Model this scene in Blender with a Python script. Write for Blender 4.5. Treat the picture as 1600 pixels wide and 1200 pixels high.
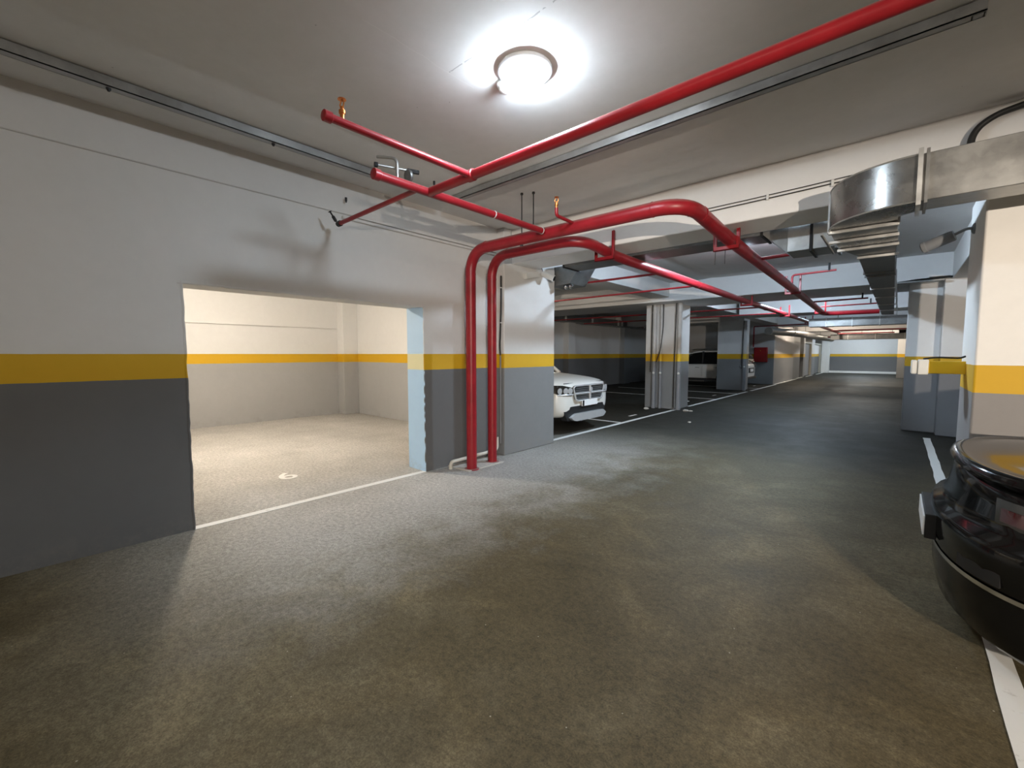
import bpy, bmesh, math, random
from mathutils import Vector, Matrix, Euler
random.seed(7)
S = bpy.context.scene
COL = S.collection
for o in list(bpy.data.objects):
    bpy.data.objects.remove(o)

# ------------------------------------------------------------------ camera
cam_d = bpy.data.cameras.new('camera')
cam_d.sensor_width = 36.0
cam_d.lens = 676.0 / 1600.0 * 36.0
cam_d.clip_start = 0.02
cam = bpy.data.objects.new('camera', cam_d)
COL.objects.link(cam)
cam.location = (0, 0, 1.5)
YAW = math.atan2(604, math.hypot(676, 47)); PITCH = math.atan2(47, 676)
cam.rotation_euler = (math.pi / 2 - PITCH, 0, YAW)
S.camera = cam

# ------------------------------------------------------------------ world, exposure
w = bpy.data.worlds.new('world'); S.world = w; w.use_nodes = True
w.node_tree.nodes['Background'].inputs[0].default_value = (0.5, 0.55, 0.6, 1)
w.node_tree.nodes['Background'].inputs[1].default_value = 0.02
S.view_settings.view_transform = 'Standard'
S.view_settings.look = 'None'
S.view_settings.gamma = 1.0
S.view_settings.use_curve_mapping = False
S.view_settings.exposure = 3.2

COOL = (0.75, 0.885, 1.0); BLUE = (0.66, 0.83, 1.0); WARM = (1.0, 0.86, 0.70); CREAM = (1.0, 0.88, 0.72)
#           x      y     z     emission  colour  label
LAMPS = [(-1.85, 2.20, 3.30, 27.0, COOL, 'round ceiling lamp above the red crossing pipes, lit cool white'),
         (-1.75, 7.20, 3.30, 110.0, BLUE, 'round ceiling lamp behind the first cross beam, lit bluish'),
         (-2.15, 14.4, 3.30, 85.0, BLUE, 'round ceiling lamp beyond the second cross beam, beside the main pipe'),
         (-1.60, 21.8, 3.30, 35.0, BLUE, 'round ceiling lamp beyond the third cross beam'),
         (-2.60, 27.5, 3.30, 75.0, WARM, 'round warm ceiling lamp deep in the aisle before the far doors'),
         (-1.20, 34.0, 3.30, 75.0, CREAM, 'round ceiling lamp second from the far wall'),
         (-2.00, 40.0, 3.30, 95.0, COOL, 'round ceiling lamp nearest the far wall'),
         (2.50, -0.70, 3.30, 30.0, WARM, 'unseen warm fill lamp near the black car bay, kept for ambient light'),  # kept only as unseen ambient fill beside the floodlight
         (-1.85, -3.90, 3.30, 36.0, CREAM, 'added fill lamp over the aisle, unseen behind the viewpoint'),  # unseen lamp added as fill for the near walls and ceiling
         (-7.00, 7.40, 3.30, 18.0, CREAM, 'added fill lamp over the white SUV, hidden behind the corner pillar'),  # added out of view to brighten the dark bay
         (-7.60, 1.90, 3.30, 100.0, CREAM, 'round warm ceiling lamp inside the open parking box'),
         ]

# warm floodlight low on a pillar behind the viewpoint: its fixture is built further down
sp = bpy.data.lights.new('floodlight_beam', 'SPOT'); sp.energy = 215; sp.color = (1.0, 0.87, 0.72)
sp.spot_size = math.radians(84); sp.spot_blend = 0.9; sp.shadow_soft_size = 0.03
spo = bpy.data.objects.new('floodlight_beam', sp); COL.objects.link(spo); spo.location = (3.55, -2.62, 1.80)
spo.rotation_euler = (Vector((0.2, 6.0, 1.45)) - spo.location).to_track_quat('-Z', 'Y').to_euler()

# ------------------------------------------------------------------ materials
def new_mat(name):
    m = bpy.data.materials.new(name); m.use_nodes = True
    nt = m.node_tree
    return m, nt, nt.nodes['Principled BSDF']
def N(nt, t, **kw):
    n = nt.nodes.new(t)
    for k, v in kw.items():
        setattr(n, k, v)
    return n
def L(nt, a, b):
    nt.links.new(a, b)
def noise(nt, scale, detail=4, rough=0.55, vec=None, dist=0.0):
    n = N(nt, 'ShaderNodeTexNoise'); n.inputs['Scale'].default_value = scale
    n.inputs['Detail'].default_value = detail; n.inputs['Roughness'].default_value = rough
    n.inputs['Distortion'].default_value = dist
    if vec is not None: L(nt, vec, n.inputs['Vector'])
    return n
def ramp(nt, fac, stops):
    r = N(nt, 'ShaderNodeValToRGB')
    els = r.color_ramp.elements
    while len(els) < len(stops): els.new(0.5)
    for e, (p, c) in zip(els, stops):
        e.position = p; e.color = (c[0], c[1], c[2], 1) if len(c) == 3 else c
    L(nt, fac, r.inputs[0]); return r
def mix(nt, fac, a, b, mode='MIX'):
    m = N(nt, 'ShaderNodeMix', data_type='RGBA', blend_type=mode)
    for sock, v in ((m.inputs[0], fac), (m.inputs[6], a), (m.inputs[7], b)):
        if hasattr(v, 'is_output'): L(nt, v, sock)
        elif isinstance(v, (int, float)): sock.default_value = v
        else: sock.default_value = (v[0], v[1], v[2], 1)
    return m.outputs[2]
def math_(nt, op, a, b=None, c=None):
    m = N(nt, 'ShaderNodeMath', operation=op)
    for i, v in enumerate((a, b, c)):
        if v is None: continue
        if hasattr(v, 'is_output'): L(nt, v, m.inputs[i])
        else: m.inputs[i].default_value = v
    return m.outputs[0]
def bump(nt, bsdf, h, strength=0.3, dist=0.01):
    b = N(nt, 'ShaderNodeBump'); b.inputs['Strength'].default_value = strength; b.inputs['Distance'].default_value = dist
    L(nt, h, b.inputs['Height']); L(nt, b.outputs[0], bsdf.inputs['Normal'])
def simple(name, col, rough=0.5, metal=0.0, nscale=0, namp=0.15, coat=0, bumps=0, spec=None):
    m, nt, b = new_mat(name)
    b.inputs['Base Color'].default_value = (*col, 1); b.inputs['Roughness'].default_value = rough; b.inputs['Metallic'].default_value = metal
    if coat: b.inputs['Coat Weight'].default_value = coat; b.inputs['Coat Roughness'].default_value = 0.03
    if spec is not None: b.inputs['Specular IOR Level'].default_value = spec
    if nscale:
        g = N(nt, 'ShaderNodeNewGeometry')
        n = noise(nt, nscale, 5, vec=g.outputs['Position'])
        L(nt, mix(nt, math_(nt, 'MULTIPLY', n.outputs['Fac'], 1.0), tuple(c * (1 - namp) for c in col), tuple(min(1, c * (1 + namp)) for c in col)), b.inputs['Base Color'])
        if bumps: bump(nt, b, n.outputs['Fac'], bumps, 0.004)
    return m

def wall_paint(name, ztop=1.5, zbot=1.3, white=(0.70, 0.685, 0.67), grey=(0.14, 0.14, 0.14), yellow=(0.66, 0.385, 0.009)):
    m, nt, b = new_mat(name)
    g = N(nt, 'ShaderNodeNewGeometry')
    sx = N(nt, 'ShaderNodeSeparateXYZ'); L(nt, g.outputs['Position'], sx.inputs[0])
    wob = noise(nt, 7, 3, vec=g.outputs['Position'])
    z = math_(nt, 'ADD', sx.outputs['Z'], math_(nt, 'MULTIPLY', math_(nt, 'SUBTRACT', wob.outputs['Fac'], 0.5), 0.006))
    above = math_(nt, 'GREATER_THAN', z, ztop); below = math_(nt, 'LESS_THAN', z, zbot)
    big = noise(nt, 0.8, 4, vec=g.outputs['Position']); mid = noise(nt, 9, 6, 0.65, vec=g.outputs['Position'])
    t = math_(nt, 'ADD', math_(nt, 'MULTIPLY', big.outputs['Fac'], 0.6), math_(nt, 'MULTIPLY', mid.outputs['Fac'], 0.4))
    def var(c, a): return mix(nt, t, tuple(x * (1 - a) for x in c), tuple(min(1, x * (1 + a)) for x in c))
    c = mix(nt, above, var(yellow, 0.10), var(white, 0.10))
    # scuffs and splashes near the floor
    sc = noise(nt, 5.0, 8, 0.75, vec=g.outputs['Position'])
    low = N(nt, 'ShaderNodeMapRange'); low.inputs[1].default_value = 0.0; low.inputs[2].default_value = 0.22; low.inputs[3].default_value = 1; low.inputs[4].default_value = 0
    L(nt, sx.outputs['Z'], low.inputs[0])
    dirt = math_(nt, 'MULTIPLY', low.outputs[0], ramp(nt, sc.outputs['Fac'], [(0.5, (0, 0, 0)), (0.7, (1, 1, 1))]).outputs[0])
    gcol = mix(nt, math_(nt, 'MULTIPLY', dirt, 0.55), var(grey, 0.14), (0.25, 0.23, 0.20))
    c = mix(nt, below, c, gcol)
    L(nt, c, b.inputs['Base Color'])
    b.inputs['Roughness'].default_value = 0.62
    fine = noise(nt, 60, 4, vec=g.outputs['Position'])
    h = math_(nt, 'ADD', math_(nt, 'MULTIPLY', fine.outputs['Fac'], 0.10), math_(nt, 'MULTIPLY', mid.outputs['Fac'], 0.5))
    bump(nt, b, h, 0.22, 0.01)
    return m
M = {}
M['wall'] = wall_paint('wall_paint')
M['col'] = wall_paint('pillar_paint', 1.5, 1.295, white=(0.70, 0.69, 0.68), grey=(0.21, 0.215, 0.22))
M['beam'] = wall_paint('beam_paint', white=(0.82, 0.81, 0.80))
M['box'] = wall_paint('box_wall_paint', white=(0.76, 0.76, 0.76), grey=(0.38, 0.38, 0.38))
M['colr'] = wall_paint('pillar_paint_low_band', 1.415, 1.205, white=(0.88, 0.86, 0.83), grey=(0.26, 0.245, 0.24))
M['colr2'] = wall_paint('pillar_paint_second_band', 1.45, 1.265, white=(0.85, 0.84, 0.83), grey=(0.20, 0.2, 0.21))

def ceiling_mat():
    m, nt, b = new_mat('ceiling_paint')
    g = N(nt, 'ShaderNodeNewGeometry')
    sx = N(nt, 'ShaderNodeSeparateXYZ'); L(nt, g.outputs['Position'], sx.inputs[0])
    big = noise(nt, 0.6, 5, 0.6, vec=g.outputs['Position']); mid = noise(nt, 11, 6, 0.65, vec=g.outputs['Position'])
    t = math_(nt, 'ADD', math_(nt, 'MULTIPLY', big.outputs['Fac'], 0.65), math_(nt, 'MULTIPLY', mid.outputs['Fac'], 0.35))
    c = ramp(nt, t, [(0.25, (0.66, 0.65, 0.63)), (0.75, (0.78, 0.77, 0.76))]).outputs[0]
    # hairline joints of the plaster: one along the aisle, one across it
    wob = noise(nt, 9, 4, vec=g.outputs['Position'])
    wv = math_(nt, 'MULTIPLY', math_(nt, 'SUBTRACT', wob.outputs['Fac'], 0.5), 0.03)
    def line(coord, at, width):
        d = math_(nt, 'ABSOLUTE', math_(nt, 'SUBTRACT', math_(nt, 'ADD', coord, wv), at))
        return math_(nt, 'LESS_THAN', d, width)
    gx = lambda s, lo, hi: math_(nt, 'MULTIPLY', math_(nt, 'GREATER_THAN', s, lo), math_(nt, 'LESS_THAN', s, hi))
    broken = math_(nt, 'GREATER_THAN', noise(nt, 26, 2, vec=g.outputs['Position']).outputs['Fac'], 0.47)
    l1 = math_(nt, 'MULTIPLY', line(sx.outputs['X'], -2.235, 0.004), gx(sx.outputs['Y'], 1.3, 2.12))
    l2 = math_(nt, 'MULTIPLY', math_(nt, 'MULTIPLY', line(sx.outputs['Y'], 1.90, 0.004), gx(sx.outputs['X'], -2.23, 1.4)), broken)
    c = mix(nt, math_(nt, 'MULTIPLY', l1, 0.5), c, (0.78, 0.77, 0.75))
    c = mix(nt, math_(nt, 'MULTIPLY', l2, 0.5), c, (0.2, 0.2, 0.2))
    vor = N(nt, 'ShaderNodeTexVoronoi'); vor.inputs['Scale'].default_value = 4.0; L(nt, g.outputs['Position'], vor.inputs['Vector'])
    pits = math_(nt, 'LESS_THAN', vor.outputs['Distance'], 0.02)
    c = mix(nt, math_(nt, 'MULTIPLY', pits, 0.7), c, (0.25, 0.24, 0.23))
    L(nt, c, b.inputs['Base Color']); b.inputs['Roughness'].default_value = 0.75
    h = math_(nt, 'ADD', math_(nt, 'MULTIPLY', big.outputs['Fac'], 0.3), math_(nt, 'MULTIPLY', mid.outputs['Fac'], 0.25))
    bump(nt, b, h, 0.15, 0.02)
    return m
M['ceiling'] = ceiling_mat()

def floor_mat():
    m, nt, b = new_mat('worn_concrete_floor')
    g = N(nt, 'ShaderNodeNewGeometry')
    P = g.outputs['Position']
    sx = N(nt, 'ShaderNodeSeparateXYZ'); L(nt, P, sx.inputs[0])
    big = noise(nt, 0.33, 6, 0.6, vec=P, dist=0.6); mid = noise(nt, 2.2, 7, 0.65, vec=P, dist=0.3)
    fine = noise(nt, 30, 6, 0.75, vec=P); grit = noise(nt, 110, 3, 0.8, vec=P)
    t = math_(nt, 'ADD', math_(nt, 'MULTIPLY', big.outputs['Fac'], 0.55), math_(nt, 'MULTIPLY', mid.outputs['Fac'], 0.45))
    dirt = ramp(nt, t, [(0.30, (0.056, 0.043, 0.019)), (0.48, (0.094, 0.074, 0.038)), (0.68, (0.155, 0.132, 0.085))]).outputs[0]
    pale_tone = ramp(nt, t, [(0.30, (0.32, 0.305, 0.28)), (0.65, (0.52, 0.505, 0.48))]).outputs[0]
    bl = noise(nt, 1.1, 7, 0.7, vec=P, dist=1.0)
    dirt = mix(nt, 0.8, dirt, ramp(nt, bl.outputs['Fac'], [(0.36, (0.78, 0.77, 0.74)), (0.52, (1.0, 1.0, 1.0)), (0.68, (1.45, 1.42, 1.38))]).outputs[0], 'MULTIPLY')
    # paler tone along the left wall and inside the box, browner elsewhere
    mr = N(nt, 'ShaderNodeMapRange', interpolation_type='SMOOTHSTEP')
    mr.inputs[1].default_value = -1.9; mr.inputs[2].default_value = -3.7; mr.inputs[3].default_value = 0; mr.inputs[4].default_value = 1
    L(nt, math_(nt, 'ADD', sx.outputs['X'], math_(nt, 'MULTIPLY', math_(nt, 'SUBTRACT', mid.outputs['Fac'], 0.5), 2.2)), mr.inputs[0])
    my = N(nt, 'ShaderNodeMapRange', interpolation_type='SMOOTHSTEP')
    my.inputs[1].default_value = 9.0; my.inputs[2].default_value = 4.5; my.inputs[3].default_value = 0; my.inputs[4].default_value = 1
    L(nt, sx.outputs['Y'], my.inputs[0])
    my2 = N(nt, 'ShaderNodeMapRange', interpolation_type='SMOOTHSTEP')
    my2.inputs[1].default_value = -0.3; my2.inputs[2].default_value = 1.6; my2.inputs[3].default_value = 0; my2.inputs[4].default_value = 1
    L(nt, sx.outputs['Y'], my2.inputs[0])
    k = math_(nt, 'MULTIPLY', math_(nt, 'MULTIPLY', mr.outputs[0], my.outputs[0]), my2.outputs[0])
    c = mix(nt, math_(nt, 'MULTIPLY', k, 0.9), dirt, pale_tone)
    # shade painted into the lane: floor colour darkened beyond the first beam
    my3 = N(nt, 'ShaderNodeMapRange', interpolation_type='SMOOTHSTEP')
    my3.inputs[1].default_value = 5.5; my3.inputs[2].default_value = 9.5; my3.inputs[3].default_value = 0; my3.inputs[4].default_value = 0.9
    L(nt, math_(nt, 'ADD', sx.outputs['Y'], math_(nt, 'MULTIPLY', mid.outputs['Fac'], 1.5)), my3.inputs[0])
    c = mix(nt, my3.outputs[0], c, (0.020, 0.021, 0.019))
    f2 = ramp(nt, fine.outputs['Fac'], [(0.30, (0.45, 0.45, 0.45)), (0.7, (1.5, 1.5, 1.5))]).outputs[0]
    c = mix(nt, 0.75, c, f2, 'MULTIPLY')
    g2 = ramp(nt, grit.outputs['Fac'], [(0.3, (0.35, 0.35, 0.35)), (0.72, (1.75, 1.75, 1.75))]).outputs[0]
    c = mix(nt, 0.6, c, g2, 'MULTIPLY')
    vor = N(nt, 'ShaderNodeTexVoronoi'); vor.inputs['Scale'].default_value = 9.0; L(nt, P, vor.inputs['Vector'])
    sp = math_(nt, 'LESS_THAN', vor.outputs['Distance'], 0.032)
    c = mix(nt, math_(nt, 'MULTIPLY', sp, 0.6), c, (0.5, 0.46, 0.38))
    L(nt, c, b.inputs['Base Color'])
    L(nt, ramp(nt, t, [(0.3, (0.55, 0.55, 0.55)), (0.7, (0.8, 0.8, 0.8))]).outputs[0], b.inputs['Roughness'])
    b.inputs['Specular IOR Level'].default_value = 0.2
    h = math_(nt, 'ADD', math_(nt, 'MULTIPLY', fine.outputs['Fac'], 0.6), math_(nt, 'MULTIPLY', grit.outputs['Fac'], 0.35))
    bump(nt, b, h, 0.5, 0.006)
    return m
M['floor'] = floor_mat()

def line_mat():
    m, nt, b = new_mat('worn_white_line_paint')
    g = N(nt, 'ShaderNodeNewGeometry')
    n = noise(nt, 14, 8, 0.7, vec=g.outputs['Position'])
    L(nt, ramp(nt, n.outputs['Fac'], [(0.24, (0.34, 0.32, 0.28)), (0.40, (0.78, 0.78, 0.76))]).outputs[0], b.inputs['Base Color'])
    b.inputs['Roughness'].default_value = 0.6
    return m
M['line'] = line_mat()

def red_mat():
    m, nt, b = new_mat('red_pipe_paint')
    g = N(nt, 'ShaderNodeNewGeometry')
    n = noise(nt, 6, 6, 0.6, vec=g.outputs['Position'])
    sx = N(nt, 'ShaderNodeSeparateXYZ'); L(nt, g.outputs['Normal'], sx.inputs[0])
    c = ramp(nt, n.outputs['Fac'], [(0.3, (0.25, 0.009, 0.016)), (0.7, (0.36, 0.013, 0.022))]).outputs[0]
    # dust settled on upward facing sides
    up = N(nt, 'ShaderNodeMapRange'); up.inputs[1].default_value = 0.35; up.inputs[2].default_value = 0.95; up.inputs[3].default_value = 0; up.inputs[4].default_value = 0.55
    L(nt, sx.outputs['Z'], up.inputs[0])
    c = mix(nt, up.outputs[0], c, (0.33, 0.27, 0.24))
    L(nt, c, b.inputs['Base Color']); b.inputs['Roughness'].default_value = 0.38
    return m
M['red'] = red_mat()

def galv_mat(name='galvanised_sheet', base=0.36, rough=0.36):
    m, nt, b = new_mat(name)
    g = N(nt, 'ShaderNodeNewGeometry')
    v = N(nt, 'ShaderNodeTexVoronoi'); v.inputs['Scale'].default_value = 28; L(nt, g.outputs['Position'], v.inputs['Vector'])
    n = noise(nt, 5, 5, 0.6, vec=g.outputs['Position'])
    t = math_(nt, 'ADD', math_(nt, 'MULTIPLY', v.outputs['Color'], 0.14), math_(nt, 'MULTIPLY', n.outputs['Fac'], 0.86))
    L(nt, ramp(nt, t, [(0.25, (base * .78, base * .78, base * .77)), (0.75, (base * 1.2, base * 1.2, base * 1.18))]).outputs[0], b.inputs['Base Color'])
    b.inputs['Metallic'].default_value = 0.85
    L(nt, ramp(nt, n.outputs['Fac'], [(0.3, (rough * .8,) * 3), (0.7, (rough * 1.25,) * 3)]).outputs[0], b.inputs['Roughness'])
    return m
M['galv'] = galv_mat()
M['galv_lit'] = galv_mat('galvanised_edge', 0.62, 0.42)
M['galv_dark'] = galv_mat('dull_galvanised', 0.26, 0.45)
M['galv_elbow'] = galv_mat('galvanised_elbow', 0.27, 0.28)
M['strut'] = galv_mat('zinc_strut', 0.40, 0.40)
M['black_steel'] = simple('black_steel', (0.02, 0.02, 0.022), 0.5, 0.3, 20, 0.3)
M['cable'] = simple('black_cable_sheath', (0.018, 0.018, 0.018), 0.55, 0, 30, 0.2)
M['plastic_white'] = simple('white_plastic', (0.72, 0.72, 0.70), 0.4, 0, 12, 0.06)
M['plastic_cream'] = simple('cream_plastic_pipe', (0.66, 0.62, 0.54), 0.45, 0, 12, 0.1)
M['drain'] = simple('pale_grey_drain_pipe', (0.58, 0.57, 0.56), 0.5, 0, 6, 0.12)
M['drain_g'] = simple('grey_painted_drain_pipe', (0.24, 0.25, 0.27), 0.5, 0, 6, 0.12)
M['brass'] = simple('brass', (0.62, 0.22, 0.06), 0.35, 0.8, 30, 0.2)
M['yellow'] = simple('yellow_paint', (0.86, 0.55, 0.02), 0.42, 0, 9, 0.08)
M['lamp_body'] = simple('lamp_base_white', (0.60, 0.61, 0.63), 0.45, 0, 12, 0.05)
M['black_lens'] = simple('black_lens', (0.008, 0.008, 0.01), 0.12)
M['chrome'] = simple('chrome', (0.72, 0.73, 0.75), 0.12, 1.0, 15, 0.05)
M['chrome_trim'] = simple('satin_chrome_trim', (0.78, 0.79, 0.80), 0.25, 0.55, 15, 0.05)
M['white_car'] = simple('white_car_lacquer', (0.74, 0.73, 0.69), 0.28, 0, 3, 0.03, coat=0.6)
M['silver_car'] = simple('pearl_white_car_lacquer', (0.66, 0.66, 0.64), 0.3, 0, 3, 0.03, coat=0.5)
M['black_car'] = simple('black_car_lacquer', (0.005, 0.005, 0.0048), 0.14, 0, 3, 0.1, coat=0.25, spec=0.15)
M['trim'] = simple('black_plastic_trim', (0.012, 0.012, 0.013), 0.55, 0, 40, 0.2)
M['car_glass'] = simple('dark_car_glass', (0.006, 0.007, 0.008), 0.05, 0, 3, 0.1, coat=0.3)
M['tyre'] = simple('tyre_rubber', (0.014, 0.014, 0.014), 0.8, 0, 40, 0.2)
M['rim'] = simple('alloy_rim', (0.32, 0.32, 0.33), 0.3, 0.9, 15, 0.1)
M['smoke_lens'] = simple('smoked_lamp_lens', (0.035, 0.033, 0.03), 0.08, 0.2, 12, 0.4, coat=1.0)
M['red_lens'] = simple('dark_red_lamp_lens', (0.06, 0.004, 0.004), 0.1, 0, 12, 0.3, coat=1.0)
M['plate'] = simple('white_number_plate', (0.85, 0.85, 0.85), 0.45, 0, 20, 0.03)
M['cab_red'] = simple('red_cabinet_paint', (0.36, 0.008, 0.010), 0.4, 0, 6, 0.12)
M['rubble'] = simple('pale_concrete_rubble', (0.52, 0.49, 0.44), 0.85, 0, 25, 0.25)
M['timber'] = simple('pale_door_wood', (0.42, 0.40, 0.34), 0.5, 0, 6, 0.1)
def lens_mat():
    m, nt, b = new_mat('clear_headlamp_cover')
    b.inputs['Base Color'].default_value = (1, 1, 1, 1); b.inputs['Roughness'].default_value = 0.02
    b.inputs['Transmission Weight'].default_value = 1.0; b.inputs['IOR'].default_value = 1.2
    return m
M['lens'] = lens_mat()
def emit(name, col, s):
    m, nt, b = new_mat(name)
    b.inputs['Base Color'].default_value = (0.8, 0.8, 0.8, 1)
    b.inputs['Emission Color'].default_value = (*col, 1); b.inputs['Emission Strength'].default_value = s
    return m

# ------------------------------------------------------------------ mesh builder
WORLD = {}          # object name -> world location of the thing it belongs to
class MB:
    def __init__(s): s.v = []; s.f = []
    def add(s, vs, fs):
        o = len(s.v); s.v += [tuple(v) for v in vs]; s.f += [tuple(i + o for i in f) for f in fs]; return s
    def box(s, x0, x1, y0, y1, z0, z1):
        vs = [(x, y, z) for z in (z0, z1) for y in (y0, y1) for x in (x0, x1)]
        return s.add(vs, [(0, 2, 3, 1), (4, 5, 7, 6), (0, 1, 5, 4), (2, 6, 7, 3), (0, 4, 6, 2), (1, 3, 7, 5)])
    def prism(s, poly, axis, a, b):
        def P(p, t):
            return {0: (t, p[0], p[1]), 1: (p[0], t, p[1]), 2: (p[0], p[1], t)}[axis]
        n = len(poly)
        vs = [P(p, a) for p in poly] + [P(p, b) for p in poly]
        fs = [tuple(range(n))[::-1], tuple(range(n, 2 * n))] + [(i, (i + 1) % n, n + (i + 1) % n, n + i) for i in range(n)]
        return s.add(vs, fs)
    def loft(s, rings, closed=True, caps=True):
        n = len(rings[0]); vs = [p for r in rings for p in r]; fs = []
        for i in range(len(rings) - 1):
            for j in range(n if closed else n - 1):
                k = (j + 1) % n
                fs.append((i * n + j, i * n + k, (i + 1) * n + k, (i + 1) * n + j))
        if caps and closed:
            fs.append(tuple(range(n))[::-1]); fs.append(tuple((len(rings) - 1) * n + j for j in range(n)))
        return s.add(vs, fs)
    def tube(s, path, r, n=16, bend=0.0, caps=True, seg=8):
        pts = [Vector(p) for p in path]
        if bend and len(pts) > 2:
            out = [pts[0]]
            for a, b, c in zip(pts, pts[1:], pts[2:]):
                d1 = (a - b); d2 = (c - b); l = min(bend, d1.length * .49, d2.length * .49)
                p0 = b + d1.normalized() * l; p1 = b + d2.normalized() * l
                for i in range(seg + 1):
                    t = i / seg
                    out.append((1 - t) ** 2 * p0 + 2 * t * (1 - t) * (b * .82 + (p0 + p1) * .09) + t * t * p1)
            out.append(pts[-1]); pts = out
        T = [(pts[min(i + 1, len(pts) - 1)] - pts[max(i - 1, 0)]).normalized() for i in range(len(pts))]
        up = Vector((0, 0, 1)) if abs(T[0].z) < .9 else Vector((1, 0, 0))
        u = T[0].cross(up).normalized(); rings = []
        for p, t in zip(pts, T):
            u = (u - t * u.dot(t)).normalized(); v = t.cross(u)
            rings.append([p + (u * math.cos(k * math.tau / n) + v * math.sin(k * math.tau / n)) * r for k in range(n)])
        return s.loft(rings, True, caps)
    def lathe(s, prof, c, axis=(0, 0, 1), n=24):
        ax = Vector(axis).normalized(); up = Vector((0, 0, 1)) if abs(ax.z) < .9 else Vector((1, 0, 0))
        u = ax.cross(up).normalized(); v = ax.cross(u); c = Vector(c)
        return s.loft([[c + ax * h + (u * math.cos(k * math.tau / n) + v * math.sin(k * math.tau / n)) * max(r, 1e-4) for k in range(n)] for r, h in prof], True, True)
    def ball(s, c, r, n=16, m=8):
        return s.lathe([(r * math.sin(math.pi * i / m), -r * math.cos(math.pi * i / m)) for i in range(m + 1)], c, n=n)
    def build(s, name, mat, parent=None, bevel=0.0, smooth=40, sub=0):
        me = bpy.data.meshes.new(name)
        off = Vector((0, 0, 0))
        if parent is not None: off = WORLD[parent.name]
        me.from_pydata([tuple(Vector(v) - off) for v in s.v], [], s.f)
        bm = bmesh.new(); bm.from_mesh(me); bmesh.ops.recalc_face_normals(bm, faces=bm.faces[:]); bm.to_mesh(me); bm.free()
        me.materials.append(mat)
        o = bpy.data.objects.new(name, me); COL.objects.link(o)
        WORLD[o.name] = off
        if parent is not None: o.parent = parent
        if bevel:
            b = o.modifiers.new('bevel', 'BEVEL'); b.width = bevel; b.segments = 2; b.limit_method = 'ANGLE'; b.angle_limit = math.radians(40)
        if sub:
            q = o.modifiers.new('subsurf', 'SUBSURF'); q.levels = sub; q.render_levels = sub
        if smooth:
            me.shade_smooth()
            if not sub: me.set_sharp_from_angle(angle=math.radians(smooth))
        return o
def tag(o, label=None, cat=None, group=None, kind=None):
    if label: o['label'] = label
    if cat: o['category'] = cat
    if group: o['group'] = group
    if kind: o['kind'] = kind
    return o
def thing(name, label, cat, loc=(0, 0, 0), group=None, kind=None):
    o = bpy.data.objects.new(name, None); COL.objects.link(o); o.location = loc; o.empty_display_size = .1
    WORLD[o.name] = Vector(loc)
    return tag(o, label, cat, group, kind)
def copy_tree(o, parent=None):
    c = o.copy(); COL.objects.link(c)
    WORLD[c.name] = WORLD.get(o.name, Vector())
    if parent is not None: c.parent = parent
    for ch in list(o.children): copy_tree(ch, c)
    return c
def struct(name, mb, mat, label, cat, parent=None, **kw):
    o = mb.build(name, mat, parent, **kw)
    if parent is None: tag(o, label, cat, None, 'structure')
    return o

# ------------------------------------------------------------------ structure
XW = -4.43       # face of the left wall
CZ = 3.30        # ceiling
BB = 2.81        # underside of the cross beams
BX = -10.5       # back wall of boxes and bays

fl = struct('floor', MB().box(-11, 9, -7, 46, -0.2, 0), M['floor'], 'worn brown-grey concrete garage floor with paler patches', 'floor', smooth=0)
# ceiling: gently uneven slab
mb = MB(); nx = 160; ny = 2
def cz(x):
    z = CZ
    z += 0.010 * math.exp(-((x + 3.42) / 0.10) ** 2) - 0.006 * math.exp(-((x + 3.75) / 0.12) ** 2)
    z += 0.006 * math.sin(x * 3.1) * math.exp(-((x + 1.5) / 3) ** 2) * 0.6
    return z
xs = [-11 + 20 * i / nx for i in range(nx + 1)] + [-4.3 + 0.02 * i for i in range(70)]
xs = sorted(set(round(x, 4) for x in xs))
ring = lambda y: [(x, y, cz(x)) for x in xs] + [(9, y, CZ + .3), (-11, y, CZ + .3)]
mb.loft([ring(-7), ring(46)])
struct('ceiling', mb, M['ceiling'], 'uneven off-white plastered concrete ceiling', 'ceiling', smooth=30)

# left wall with the opening of box 6
OY0, OY1, OZ = 0.885, 3.325, 2.085
mb = MB()
mb.box(XW - .36, XW, -7, OY0, 0, CZ + .05).box(XW - .36, XW, OY1, 4.66, 0, CZ + .05).box(XW - .36, XW, OY0, OY1, OZ, CZ + .05)
wl = struct('wall_left', mb, M['wall'], 'white wall with yellow band and grey base around the lit opening', 'wall', smooth=0)
def ragged(y0, z0, y1, z1, x, r=.012):
    pts = []; n = int(math.dist((y0, z0), (y1, z1)) / .05)
    for i in range(n + 1):
        t = i / n
        pts.append((x, y0 + (y1 - y0) * t + random.uniform(-.004, .004), z0 + (z1 - z0) * t + random.uniform(-.004, .004)))
    return pts
mb = MB().tube(ragged(OY0, 0, OY0, OZ + .01, XW - .006), .011, 8)
mb.tube(ragged(OY0 - .03, OZ, OY1 + .01, OZ, XW - .006), .011, 8)
mb.tube(ragged(OY1, 0, OY1, OZ, XW - .006), .009, 8)
struct('opening_edge', mb, M['wall'], '', '', wl)
M['jamb'] = wall_paint('jamb_paint_blue_lit', white=(0.50, 0.71, 0.99), grey=(0.46, 0.68, 0.99), yellow=(0.78, 0.74, 0.46))  # light paint, with the lamp's blue cast put into its colour
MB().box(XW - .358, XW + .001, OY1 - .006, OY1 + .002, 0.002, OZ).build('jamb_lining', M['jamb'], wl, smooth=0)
mb = MB().box(XW - .05, XW + .022, -7, 4.66, 2.965, CZ + .03)
struct('trim_1', mb, M['wall'], 'shallow plaster ledge along the top of the white left wall', 'ledge', bevel=.01)
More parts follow.
